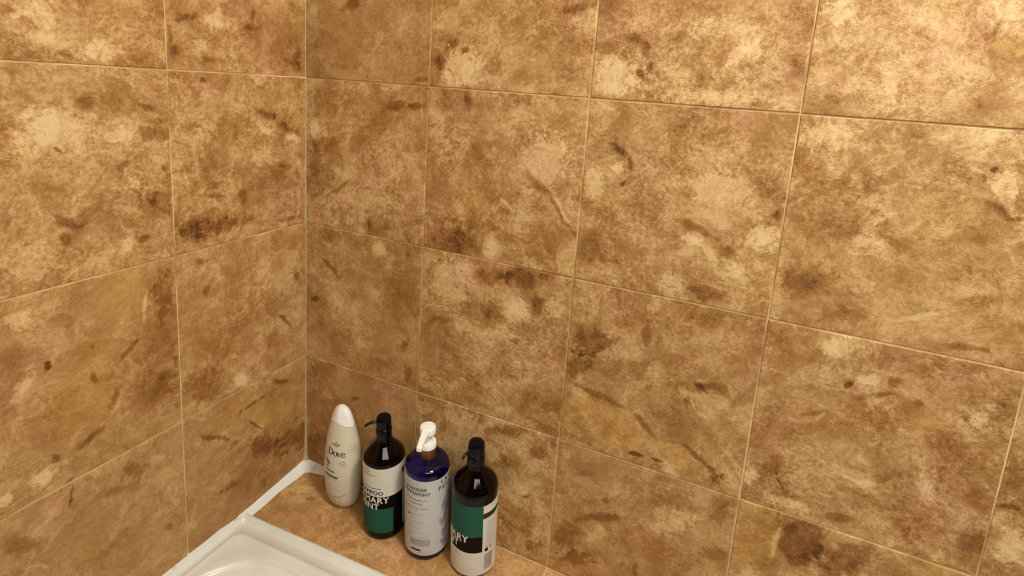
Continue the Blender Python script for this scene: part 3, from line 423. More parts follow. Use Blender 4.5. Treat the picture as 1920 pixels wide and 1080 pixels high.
  ('d',0.504,0.341,0.517,0.25,2.31,0.65,1.9,0.45),('O',0.381,0.83,0.229,0.09,2.97,0.25,0.8,0.65),('O',0.668,0.671,0.201,0.075,2.84,0.2,0.5,0.7),('D',0.873,0.383,0.224,0.105,2.61,0.65,1.9,0.9),
  ('D',0.619,0.44,0.254,0.083,2.51,0.65,1.9,0.75),('D',0.194,0.77,0.196,0.018,2.5,0.65,1.9,0.8),('D',0.502,0.668,0.066,0.009,2.25,0.35,1.9,0.9),('K',0.48,0.845,0.094,0.016,-3.12,0.4,2.4,0.8),
  ('D',0.727,0.893,0.085,0.022,2.65,0.65,1.9,0.85),('P',0.766,0.968,0.13,0.038,2.93,0.65,1.6,0.5),('m',0.264,0.467,0.246,0.126,2.25,0.65,1.6,0.55),('o',0.071,0.623,0.098,0.054,1.93,0.65,1.6,0.6),
  ('D',0.304,0.354,0.082,0.022,3.01,0.65,1.9,0.75),('D',0.569,0.193,0.063,0.036,0.97,0.65,1.9,0.6),('c',0.077,0.97,0.07,0.021,2.58,0.65,1.6,0.6),('m',0.178,0.293,0.197,0.086,2.31,0.65,1.6,0.5),
 ]),
 'F0': (107.2, [
  ('P',0.523,-0.411,0.268,0.165,-2.86,0.65,1.6,0.55),('c',0.152,-0.228,0.145,0.036,-2.56,0.65,1.6,0.7),('m',0.557,-0.246,0.184,0.112,-2.82,0.65,1.6,0.5),('D',0.296,-0.248,0.052,0.024,-2.75,0.65,1.9,0.6),
  ('o',0.238,-0.409,0.117,0.083,-3.14,0.65,1.6,0.5),('P',1.091,-0.37,0.3,0.151,-2.73,0.65,1.6,0.6),('c',0.949,-0.399,0.168,0.077,-2.73,0.65,1.6,0.5),('m',1.494,-0.27,0.196,0.073,-2.68,0.65,1.6,0.5),
  ('d',0.731,-0.444,0.135,0.04,-2.69,0.65,1.9,0.4),('c',1.771,-0.089,0.133,0.074,-2.66,0.65,1.6,0.5),
 ]),
 'F1': (111.9, [
  ('P',0.114,0.01,0.199,0.072,-2.65,0.65,1.6,0.5),
 ]),
}
MAT_TILE = tile_mat('marbled_tile', None)
M_GROUT = grainy('sand_grout', (.72, .50, .25), (.42, .25, .09), 8, .85, .5, .0008, detail=9, rmin=.36, rmax=.56)
M_CAULK = grainy('white_caulk', (.78, .765, .71), (.46, .44, .38), 38, .5, .3, .0015, rmin=.28, rmax=.42)
M_CAULK_AGED = grainy('aged_corner_caulk', (.50, .40, .26), (.36, .26, .13), 30, .6, .2, .0006)
M_TUB = grainy('white_enamel', (.74, .735, .67), (.66, .65, .57), 14, .32, .12, .0012, rmin=.3, rmax=.6)
M_PAINT = grainy('cream_ceiling_paint', (.75, .68, .56), (.72, .65, .53), 60, .8, .1, .0004)
M_VINYL = grainy('beige_floor', (.42, .34, .24), (.36, .28, .19), 20, .6, .1, .0004)

# ------------------------------------------------------------------ tiles
GAP = .0022; PROUD = .0014
def tile_mesh(w, h, d=.003, bev=.0011, cache={}):
    """tile face in local x (right) and z (up), facing -y, lower left corner of its cell at the origin"""
    key = (round(w, 4), round(h, 4))
    if key in cache: return cache[key]
    g = GAP / 2; V = []; F = []
    def ringv(ins, y):
        i0 = len(V)
        V.extend([(g + ins, y, g + ins), (w - g - ins, y, g + ins), (w - g - ins, y, h - g - ins), (g + ins, y, h - g - ins)]); return i0
    a = ringv(0, d - PROUD); b = ringv(0, -PROUD + bev); c = ringv(bev * .35, -PROUD + bev * .3); e = ringv(bev, -PROUD)
    for p, q in ((a, b), (b, c), (c, e)):
        for i in range(4):
            k = (i + 1) % 4; F.append((p + i, p + k, q + k, q + i))
    F.append((e, e + 1, e + 2, e + 3)); F.append((a + 3, a + 2, a + 1, a))
    me = bpy.data.meshes.new('tile'); me.from_pydata(V, [], F); me.update()
    me.materials.append(MAT_TILE); cache[key] = me
    return me
rng = random.Random(5)
def put_tile(parent, M, w, h, mat):
    o = bpy.data.objects.new('tile', tile_mesh(w, h)); COL.objects.link(o); o.parent = parent
    j = Matrix.Translation((0, rng.uniform(-.0003, .0003), 0)) @ Matrix.Translation((w / 2, 0, h / 2)) @ Matrix.Rotation(R(rng.uniform(-.12, .12)), 4, 'X') @ Matrix.Rotation(R(rng.uniform(-.12, .12)), 4, 'Z') @ Matrix.Translation((-w / 2, 0, -h / 2))
    o.matrix_local = M @ j
    if mat is not MAT_TILE:
        o.material_slots[0].link = 'OBJECT'; o.material_slots[0].material = mat
    return o
def slab(name, x0, x1, y0, y1, z0, z1, mat, parent=None):
    V = [(x, y, z) for z in (z0, z1) for y in (y0, y1) for x in (x0, x1)]
    F = [(0, 2, 3, 1), (4, 5, 7, 6), (0, 1, 5, 4), (2, 6, 7, 3), (0, 4, 6, 2), (1, 3, 7, 5)]
    return mesh_obj(name, V, F, mat, parent)

LEDGE_Z = -.882; SLOPE = math.tan(R(3.2)); CEIL = 4.2 * T; FLOOR = -1.36
AX, BY = .9784934 * T, .9588466 * T
TILE_MATS = {}
CALM = dict(F0=.35, F1=.35, L1_2=.45, L0_2=.4, L1_1=.3, L0_1=.25, R0_1=.25, R0_2=.45, R2_2=.25)
CALM['R0_-1'] = .4
def mat_for(key):
    if key not in PATCHES: return MAT_TILE
    if key not in TILE_MATS:
        seed, pts = PATCHES[key]; TILE_MATS[key] = tile_mat('marbled_tile_' + key.lower(), seed, pts, calm=CALM.get(key, 0))
    return TILE_MATS[key]
wall_b = slab('wall_back', -.1, 2.2, 0, .1, FLOOR, CEIL, M_GROUT); tag(wall_b, 'brown marbled tile wall behind the bottles', kind='structure')
wall_l = slab('wall_left', -.1, 0, -2.0, 0, FLOOR, CEIL, M_GROUT); tag(wall_l, 'brown marbled tile wall on the left above the bathtub', kind='structure')
XS = [0, AX] + [AX + T * i for i in range(1, 7)]
YS = [0, BY] + [BY + T * i for i in range(1, 6)]
ZB = [(4 * T, CEIL, -5)] + [(k * T, (k + 1) * T, -1 - k) for k in (3, 2, 1, 0)] + [(-T, 0, 0), (-2 * T, -T, 1)]
for (z0, z1, r) in ZB + [(LEDGE_Z + .001, -2 * T, 2)]:
    for i in range(len(XS) - 1):
        x1 = min(XS[i + 1], 2.2)
        put_tile(wall_b, Matrix.Translation((XS[i], 0, z0)), x1 - XS[i], z1 - z0, mat_for('R%d_%d' % (i, r)))
ROTL = Matrix.Rotation(pi / 2, 4, 'Z')       # local x -> +y, local -y -> +x
for (z0, z1, r) in ZB + [(LEDGE_Z - .03, -2 * T, 2)]:
    for i in range(len(YS) - 1):
        put_tile(wall_l, Matrix.Translation((0, -YS[i + 1], z0)) @ ROTL, YS[i + 1] - YS[i], z1 - z0, mat_for('L%d_%d' % (i, r)))
ceil = slab('ceiling', -.1, 2.2, -2.0, .1, CEIL, CEIL + .08, M_PAINT); tag(ceil, 'plain pale ceiling above the tiled walls', kind='structure')
floor = slab('floor', -.1, 2.2, -2.0, .1, FLOOR - .08, FLOOR, M_VINYL); tag(floor, 'plain beige bathroom floor under the bathtub', kind='structure')

# ------------------------------------------------------------------ tiled ledge between wall and bathtub
def edge_y(x): return -.1665 + .047 * x      # where ledge and bathtub meet
def ledge_z(y): return LEDGE_Z + SLOPE * y
LX1 = 1.70
V = []
for x in (0.0, LX1):
    ye = edge_y(x)
    V += [(x, 0, LEDGE_Z - .0014), (x, ye, ledge_z(ye) - .0014), (x, ye, FLOOR), (x, 0, FLOOR)]
ledge = mesh_obj('trim_1', V, [(0, 4, 5, 1), (1, 5, 6, 2), (2, 6, 7, 3), (3, 7, 4, 0), (0, 1, 2, 3), (7, 6, 5, 4)], M_GROUT)
tag(ledge, 'tiled ledge along the back wall that the bottles stand on', kind='structure')
TL = [0.004, .0, ]
def ledge_tile(x0, x1, mat):
    """flat tile on the sloping ledge, its front edge cut along the bathtub"""
    V = []; F = []
    def P(x, t, dz): 
        y = -.0016 * (1 - t) + (edge_y(x) + .0012) * t; return (x - x0, y, SLOPE * y + dz)
    g = GAP / 2; b = .0012
    def ring(ins, dz):
        t0 = ins / .165; i0 = len(V)
        V.extend([P(x0 + g + ins, t0, dz), P(x0 + g + ins, 1 - t0, dz), P(x1 - g - ins, 1 - t0, dz), P(x1 - g - ins, t0, dz)]); return i0
    a = ring(0, -.003); c = ring(0, -b); e = ring(b, 0)
    for p, q in ((a, c), (c, e)):
        for i in range(4):
            k = (i + 1) % 4; F.append((p + i, p + k, q + k, q + i))
    F.append((e, e + 1, e + 2, e + 3)); F.append((a + 3, a + 2, a + 1, a))
    # geometry is laid in local x, y with z up; the print reads local x and z, so a ledge tile is stood up by its own frame
    Vl = [(v[0], -v[2], v[1]) for v in V]
    o = mesh_obj('tile', Vl, F, mat, ledge)
    o.matrix_local = Matrix.Translation((x0, 0, LEDGE_Z)) @ Matrix(((1, 0, 0, 0), (0, 0, 1, 0), (0, -1, 0, 0), (0, 0, 0, 1)))
    return o
lx = [0.0015, .6035, .9085, 1.2135, 1.5185, LX1]
for i in range(len(lx) - 1):
    ledge_tile(lx[i], lx[i + 1], mat_for('F%d' % i))

# white caulk: along the left wall, round the corner, a short way along the back wall, and up the corner
def caulk_ledge():
    V = []; F = []
    path = []                                  # (outer point on the wall joint, inner point on the ledge, height on the wall)
    for t in [i / 10 for i in range(11)]:
        y = edge_y(0) + (-.030 - edge_y(0)) * t
        path.append(((.0, y), (.0168 + .0012 * sin(t * 9) + .005 * t * t, y + .004 * t), .008 + .003 * t))
    for t in [i / 10 for i in range(1, 11)]:
        a = t * pi / 2
        path.append(((0.0, -.030 * (1 - t * 2)) if t <= .5 else (.034 * (t * 2 - 1), 0.0), (.0235 + .024 * (1 - cos(a)), -.028 + .0105 * sin(a)), .012))
    for t in [i / 10 for i in range(1, 11)]:
        path.append(((.034 + .13 * t, 0.0), (.0475 + .115 * t, -.0165 + .0125 * t + .001 * sin(t * 14)), .012 - .008 * t))
    n = 7
    for (o, i, h) in path:
        ow = Vector((o[0], o[1], 0)); iw = Vector((i[0], i[1], 0))
        for k in range(n):
            s = k / (n - 1)
            q = ow.lerp(iw, s); z = ledge_z(q.y) + h * (1 - s) ** 1.6 + .0016 * (1 - s ** 4)
            V.append((q.x, q.y, z))
        V.append((iw.x, iw.y, ledge_z(iw.y) - .004)); V.append((ow.x, ow.y, ledge_z(ow.y) - .004))
    m = n + 2
    for j in range(len(path) - 1):
        for k in range(m):
            q = (k + 1) % m; F.append((j * m + k, (j + 1) * m + k, (j + 1) * m + q, j * m + q))
    F.append(tuple(range(m))); F.append(tuple(reversed([(len(path) - 1) * m + k for k in range(m)])))
    return auto_smooth(mesh_obj('caulk_bead', V, F, M_CAULK, ledge), 50)
tag(caulk_ledge(), 'white caulk bead along the wall joints of the ledge')
def caulk_corner():
    V = []; F = []
    zs = [(-.895, .030), (-.874, .017), (-.866, .0105), (-.852, .0068), (-.83, .0056), (-.79, .0048), (-.70, .0036), (-.61, .0030), (-.40, .0026), (-.305, .0024), (0, .0022), (CEIL, .0022)]
    for z, s in zs:
        pts = [(0, 0), (s, 0)] + [(s * (1 - sin(a)), -s * (1 - cos(a))) for a in [pi / 2 * k / 5 for k in range(1, 5)]] + [(0, -s)]
        pts = [(x + .0012 * (x > 0), y - .0012 * (y < 0)) for x, y in pts]
        V += [(x, y, z) for x, y in pts]
    m = 7
    for j in range(len(zs) - 1):
        for k in range(m):
            q = (k + 1) % m; F.append((j * m + k, j * m + q, (j + 1) * m + q, (j + 1) * m + k))
    F.append(tuple(reversed(range(m)))); F.append(tuple((len(zs) - 1) * m + k for k in range(m)))
    return auto_smooth(mesh_obj('corner_caulk', V, F, M_CAULK_AGED, wall_b), 50)
tag(caulk_corner(), 'beige caulk line up the corner of the two tiled walls')

# ------------------------------------------------------------------ bathtub
def bathtub():
    t = empty('bathtub', Matrix.Translation((.82, -.52, FLOOR)))
    tag(t, 'white bathtub rim with a rounded basin below the tiled ledge', 'bathtub')
    X0, X1, Y1 = .0018, 1.66, -.93             # the back edge follows edge_y(x)
    def loop(ins_l, ins_b, rad, z, other=None):
        """rounded rectangle: inset from the left wall, inset from the ledge, corner radius"""
        o = other if other is not None else ins_b
        x0, x1 = X0 + ins_l, X1 - o; y1 = Y1 + o
        pts = []
        def yb(x): return edge_y(x) - ins_b
        n = 9
        # back left corner, back right, front right, front left; back edge is slightly skewed
        for (cx, cy, a0) in ((x0 + rad, None, pi), (x1 - rad, None, pi / 2), (x1 - rad, y1 + rad, 0), (x0 + rad, y1 + rad, -pi / 2)):
            for k in range(n):
                a = a0 - (pi / 2) * k / (n - 1)
                x = cx + rad * cos(a)
                y = (cy + rad * sin(a)) if cy is not None else yb(x) - rad + rad * sin(a)
                pts.append(Vector((x, y, z)))
        return pts
    def zz(p, dz):                              # the rim follows the ledge edge, level along y
        return Vector((p.x, p.y, -.8915 + dz)) 
    def build(name, spec, mat, closed=False):
        V = []; F = []
        for (il, ib, r, dz, oth) in spec:
            V += [zz(p, dz) - t.location for p in loop(il, ib, r, 0, oth)]
        n = 36
        for j in range(len(spec) - 1):
            for k in range(n):
                q = (k + 1) % n; F.append((j * n + k, (j + 1) * n + k, (j + 1) * n + q, j * n + q))
        if closed: F.append(tuple((len(spec) - 1) * n + k for k in range(n)))
        return auto_smooth(mesh_obj(name, V, F, mat, t), 60)
    build('rim', [(0, 0, .004, -.02, .0), (0, 0, .004, .0010, .0), (.0010, .0010, .005, .0028, .002), (.003, .004, .006, .0032, .008), (.005, .0075, .007, .0026, .010), (.0064, .0100, .008, .0004, .012),
                  (.008, .013, .009, -.0040, .02), (.013, .021, .012, -.0045, .03), (.022, .034, .015, -.0012, .04), (.0275, .0420, .016, .0040, .045), (.0290, .0440, .017, .0058, .047), (.0310, .0465, .018, .0066, .049), (.0335, .0490, .020, .0062, .051), (.037, .053, .028, .0046, .055),
                  (.042, .061, .09, .0040, .061), (.0455, .0655, .115, .0036, .0655), (.0470, .0670, .118, .0024, .067), (.0485, .0690, .118, -.0012, .069)], M_TUB)
    build('basin', [(.0480, .0685, .118, -.0005, .0685), (.0500, .0710, .118, -.0035, .071), (.0535, .0745, .118, -.0050, .075), (.064, .085, .12, -.0075, .085), (.069, .090, .12, -.014, .09), (.080, .098, .12, -.06, .10), (.12, .115, .13, -.25, .13), (.17, .14, .13, -.36, .16), (.24, .19, .12, -.395, .22), (.34, .28, .07, -.40, .30)], M_TUB, True)
    build('apron', [(0.001, .001, .006, -.005, .001), (.001, .001, .006, -.30, .001), (.012, .001, .006, -.462, .012)], M_TUB, True)
    # caulk smeared from the rim up the left wall
    V = []; F = []; n = 24
    rr = random.Random(2)
    for i in range(n + 1):
        y = edge_y(0) + .004 - .76 * i / n
        u = .011 + rr.uniform(-.002, .003); w = .0046 + rr.uniform(-.0006, .0012)
        for (x, z) in ((.0004, -.8915 + u), (.0022, -.8915 + u * .55), (w, -.8885), (w + .0008, -.8925), (.0004, -.8945)):
            V.append(Vector((x, y, z)) - t.location)
    for i in range(n):
        for k in range(5):
            q = (k + 1) % 5; F.append((i * 5 + k, i * 5 + q, (i + 1) * 5 + q, (i + 1) * 5 + k))
    F.append((4, 3, 2, 1, 0)); F.append(tuple(n * 5 + k for k in range(5)))
    tag(auto_smooth(mesh_obj('caulk_bead', V, F, M_CAULK, t), 60), 'white caulk bead between rim and left wall')
    return t
bathtub()

# ------------------------------------------------------------------ bottles
CAMXY = Vector((.8636, -.88))
def stand(name, x, y, face_cam=True, yaw=None, tilt=3.2):
    d = CAMXY - Vector((x, y))
    if yaw is None: yaw = math.atan2(d.x, -d.y)
    M = Matrix.Translation((x, y, ledge_z(y) + .0003)) @ Matrix.Rotation(R(tilt), 4, 'X') @ Matrix.Rotation(yaw, 4, 'Z')
    return empty(name, M)
def patch(name, rad, p0, p1, h0, h1, mat, parent, lift=.0003, step=4):
    """label on a round bottle: from angle p0 to p1 (0 = front, + = right), height h0 to h1, a thin closed sheet"""
    n = max(2, int(abs(p1 - p0) / step)); V = []; F = []
    ro, ri = rad + lift, rad - .0012
    for i in range(n + 1):
        a = R(p0 + (p1 - p0) * i / n)
        for (r, h) in ((ro, h0), (ro, h1), (ri, h1), (ri, h0)): V.append((r * sin(a), -r * cos(a), h))
    full = abs(p1 - p0) >= 359.9
    for i in range(n):
        for k in range(4):
            q = (k + 1) % 4; F.append((i * 4 + k, (i + 1) * 4 + k, (i + 1) * 4 + q, i * 4 + q))
    if not full: F += [(0, 1, 2, 3), tuple(n * 4 + k for k in (3, 2, 1, 0))]
    return auto_smooth(mesh_obj(name, V, F, mat, parent), 40)
def text_flat(s, bold=0.0, spacing=1.0, shear=0.0):
    c = bpy.data.curves.new('lettering', 'FONT'); c.body = s; c.size = 1; c.offset = bold; c.space_character = spacing; c.shear = shear; c.resolution_u = 4
    c.align_x = 'LEFT'; c.fill_mode = 'FRONT' if hasattr(c, 'fill_mode') else c.fill_mode
    o = bpy.data.objects.new('lettering', c); COL.objects.link(o)
    dg = bpy.context.evaluated_depsgraph_get(); ev = o.evaluated_get(dg); me = bpy.data.meshes.new_from_object(ev)
    bpy.data.objects.remove(o); bpy.data.curves.remove(c)
    bm = bmesh.new(); bm.from_mesh(me); bmesh.ops.triangulate(bm, faces=bm.faces)
    bmesh.ops.remove_doubles(bm, verts=bm.verts, dist=1e-5)
    V = [v.co.copy() for v in bm.verts]; F = [tuple(v.index for v in f.verts) for f in bm.faces]; bm.free(); bpy.data.meshes.remove(me)
    return V, F
def sub_long(V, F, maxlen):
    bm = bmesh.new(); vs = [bm.verts.new(v) for v in V]
    for f in F:
        try: bm.faces.new([vs[i] for i in f])
        except ValueError: pass
    for _ in range(4):
        es = [e for e in bm.edges if abs(e.verts[0].co.x - e.verts[1].co.x) > maxlen]
        if not es: break
        bmesh.ops.subdivide_edges(bm, edges=es, cuts=1); bmesh.ops.triangulate(bm, faces=[f for f in bm.faces if len(f.verts) > 3])
    bm.verts.index_update()
    V = [v.co.copy() for v in bm.verts]; F = [tuple(v.index for v in f.verts) for f in bm.faces]; bm.free(); return V, F
CYL = lambda rad: (lambda s, h, lift: ((rad + lift) * sin(s / rad), -(rad + lift) * cos(s / rad), h))
def wrap(name, V, F, surf, mat, parent, lift=.00045):
    """print laid on a bottle: V holds (s, h) in metres along the surface"""
    V, F = sub_long([Vector((v[0], v[1], v[2] if len(v) > 2 else 0)) for v in V], F, .004)
    return mesh_obj(name, [surf(v.x, v.y, lift + v.z) for v in V], F, mat, parent)
def lettering(s, size, surf, mat, parent, right=None, left=None, base=0.0, bold=.01, spacing=1.0, width=None, shear=0.0, name='lettering', lift=.00045):
    V, F = text_flat(s, 0.0, spacing, shear)
    if bold > 0:
        V, F = joinVF([([(v.x + dx, v.y + dy) for v in V], F) for dx, dy in ((-bold, 0), (bold, 0), (0, bold * .6), (0, -bold * .6))]); n4 = len(V) // 4; V = [Vector((v[0], v[1], .00004 * (i // n4))) for i, v in enumerate(V)]
    x0 = min(v.x for v in V); x1 = max(v.x for v in V); cap = .70
    k = size / cap; kx = k if width is None else width / (x1 - x0)
    off = (right - x1 * kx) if right is not None else (left - x0 * kx)
    return wrap(name, [(v.x * kx + off, v.y * k + base, v.z) for v in V], F, surf, mat, parent, lift)
def rects(name, rs, surf, mat, parent, lift=.00045):
    V = []; F = []
    for (s0, s1, h0, h1) in rs:
        i = len(V); V += [(s0, h0), (s1, h0), (s1, h1), (s0, h1)]; F.append((i, i + 1, i + 2, i + 3))
    return wrap(name, V, F, surf, mat, parent, lift)
def small_print(lines, seed, th=.0007):
    """rows of print too small to read: short strokes"""
    rr = random.Random(seed); out = []
    for (s0, s1, h) in lines:
        s = s0
        while s < s1 - .0004:
            w = min(rr.uniform(.0008, .0026), s1 - s); out.append((s, s + w, h - th * rr.uniform(.35, .6), h + th * rr.uniform(.35, .65))); s += w + rr.uniform(.0003, .0008)
    return out
def strip(pts, wid):
    """brush stroke: centre line with a width per point"""
    pts = [Vector((p[0], p[1])) for p in pts]; V = []; F = []
    for i, p in enumerate(pts):
        t = (pts[min(i + 1, len(pts) - 1)] - pts[max(i - 1, 0)]).normalized(); n = Vector((-t.y, t.x)); w = wid[i] if isinstance(wid, (list, tuple)) else wid
        V += [p + n * w / 2, p - n * w / 2]
    for i in range(len(pts) - 1): F.append((2 * i, 2 * i + 1, 2 * i + 3, 2 * i + 2))
    return V, F
def joinVF(parts, sc=1, ox=0, oy=0):
    V = []; F = []
    for v, f in parts:
        b = len(V); V += [(q[0] * sc + ox, q[1] * sc + oy) for q in v]; F += [tuple(i + b for i in g) for g in f]
    return V, F

M_AMBER = flat_mat('dark_amber_plastic', (.003, .0008, .0007), .06, Specular_IOR_Level=.24)
M_PUMP = flat_mat('black_pump_plastic', (.002, .002, .003), .25, Specular_IOR_Level=.2)
M_SPOUT = flat_mat('black_spout_plastic', (.006, .003, .003), .25, Specular_IOR_Level=.3)
M_CREAM = grainy('cream_label_paper', (.66, .62, .54), (.62, .58, .50), 50, .55, .05, .0002)
M_GREEN = grainy('green_label_ink', (.016, .095, .062), (.012, .080, .052), 40, .6, .05, .0002, Specular_IOR_Level=.15)
M_BLACKINK = flat_mat('black_ink', (.002, .002, .002), .6, Specular_IOR_Level=.08)
M_BROWNINK = flat_mat('brown_black_ink', (.008, .0015, .002), .5, Specular_IOR_Level=.1)
M_WHITEINK = flat_mat('white_ink', (.72, .66, .55), .55)
M_GREYINK = flat_mat('grey_ink', (.26, .225, .18), .6)
M_PALEINK = flat_mat('pale_grey_ink', (.30, .28, .25), .6)
M_GOLDINK = flat_mat('gold_ink', (.30, .21, .085), .45)

PROF_PUMP = [(.036, .0), (.0392, .0012), (.0412, .0045), (.0418, .009), (.0418, .166), (.0414, .171), (.0400, .1755), (.0372, .180), (.0330, .185), (.0240, .1955), (.0172, .2032), (.0160, .2060), (.0160, .2100)]
RB = .0418
def pump_bottle(x, y, spout_dir, label, sc=1.0):
    t = stand('pump_bottle', x, y); t.scale = (sc, sc, sc)
    tag(t, label, 'bottle', 'black pump bottles on the ledge')
    lathe('body', PROF_PUMP, M_AMBER, t, 72)
    lathe('collar', [(.0150, .205), (.0157, .2062), (.0157, .2290), (.0152, .2305), (.0146, .2310), (.0146, .2312)], M_PUMP, t, 48)
    h = lathe('pump_head', [(.0105, .2306), (.0142, .2312), (.0149, .2325), (.0149, .2475), (.0143, .2520), (.0125, .2548), (.0085, .2562), (.0030, .2568)], M_PUMP, t, 48, deg=28)
    a = R(spout_dir); d = Vector((sin(a), -cos(a), 0))
    pts = arc(d * .011 + Vector((0, 0, .2455)), d * .028 + Vector((0, 0, .2475)), d * .0365 + Vector((0, 0, .2400)), 10)
    tube('spout', pts, [.0029] * 4 + [.0028, .0027, .0026, .0025, .0024, .0023, .0022], M_SPOUT, t)
    return t

S_ = CYL(RB)
def deg(a): return R(a) * RB
# --- rosemary mint shampoo
b1 = pump_bottle(.2700, -.0585, -80, 'black pump bottle with cream label over a dark green block, beside the white teardrop bottle', .985)
la = patch('label', RB, -175, 78, .1035, .1665, M_CREAM, b1)
rects('small_print', small_print([(deg(-80), deg(-20), .1515), (deg(-66), deg(-34), .1485)], 3, .0012), S_, M_GOLDINK, la)
V, F = joinVF([strip([(deg(-56), .1605), (deg(-50), .1625), (deg(-44), .1600), (deg(-40), .1570), (deg(-46), .1560)], .0016), strip([(deg(-54), .1575), (deg(-46), .1590)], .001)])
wrap('emblem', V, F, S_, M_GOLDINK, la)
rects('small_print', small_print([(deg(-78), deg(-8), .1220)], 8, .0017), S_, M_BLACKINK, la)
lettering('SHAMPOO', .0086, S_, M_BLACKINK, la, right=deg(-2), base=.1078, bold=.025, spacing=1.05)
dk = patch('dark_panel', RB, -175, 56, .0750, .1036, M_BLACKINK, b1, .0002)
lettering('ROSEMARY', .0134, S_, M_WHITEINK, dk, right=deg(14), base=.0888, bold=.028, spacing=1.06)
lettering('MINT', .0130, S_, M_WHITEINK, dk, right=deg(-13), base=.0738, bold=.028, spacing=1.06)
patch('green_panel', RB, -150, 25, .0190, .0752, M_GREEN, b1, .0004)
bl = patch('back_label', RB, 59, 178, .020, .1030, M_CREAM, b1)
rects('mark', [(deg(57), deg(66), .140, .153)], S_, M_BLACKINK, la)

# --- rosemary mint conditioner
b2 = pump_bottle(.4690, -.0490, -40, 'black pump bottle with a green block above a cream label, rightmost on the ledge', 1.02)
gp = patch('green_panel', RB, -160, 24, .0905, .1545, M_GREEN, b2, .0004)
rects('small_print', [(deg(-40), deg(-18), .0905, .0960)], S_, flat_mat('dark_green_ink', (.010, .05, .032), .5), gp)
dp = patch('dark_panel', RB, -62, 24.5, .0570, .0905, M_BROWNINK, b2, .0003)
lettering('ROSEMARY', .0134, S_, M_WHITEINK, dp, right=deg(-11), base=.0790, bold=.028, spacing=1.06, lift=.0006)
lettering('MINT', .0130, S_, M_WHITEINK, dp, right=deg(-37), base=.0645, bold=.028, spacing=1.06, lift=.0006)
cl = patch('label', RB, -175, 27, .0075, .0572, M_CREAM, b2)
patch('label', RB, -150, -62, .0572, .0905, M_CREAM, b2)
rects('small_print', small_print([(deg(-50), deg(-28), .0480), (deg(-56), deg(-42), .0290)], 5, .0011), S_, M_PALEINK, cl)
b2a = patch('back_label', RB, 24, 160, .1380, .1535, M_CREAM, b2, .0005)
rects('small_print', small_print([(deg(34), deg(76), .1420)], 6), S_, M_PALEINK, b2a)
patch('dark_panel', RB, 24, 160, .1265, .1382, flat_mat('olive_ink', (.030, .025, .016), .5, Specular_IOR_Level=.15), b2, .0003)
b2b = patch('back_label', RB, 24, 160, .0075, .1268, M_CREAM, b2, .0005)
rects('small_print', small_print([(deg(33), deg(58), .117 - .0042 * k) for k in range(13)], 7, .0010), S_, M_PALEINK, b2b, .0009)
rects('mark', [(deg(31), deg(40), .0560, .0625), (deg(33), deg(36), .0650, .0675), (deg(47), deg(50), .0580, .0640)], S_, M_BLACKINK, b2b, .0009)
rects('barcode', [(deg(31 + 1.6 * k), deg(31 + 1.6 * k + (.7, 1.1, .5)[k % 3]), .0170, .0500) for k in range(15)], S_, M_GREYINK, b2b, .0009)

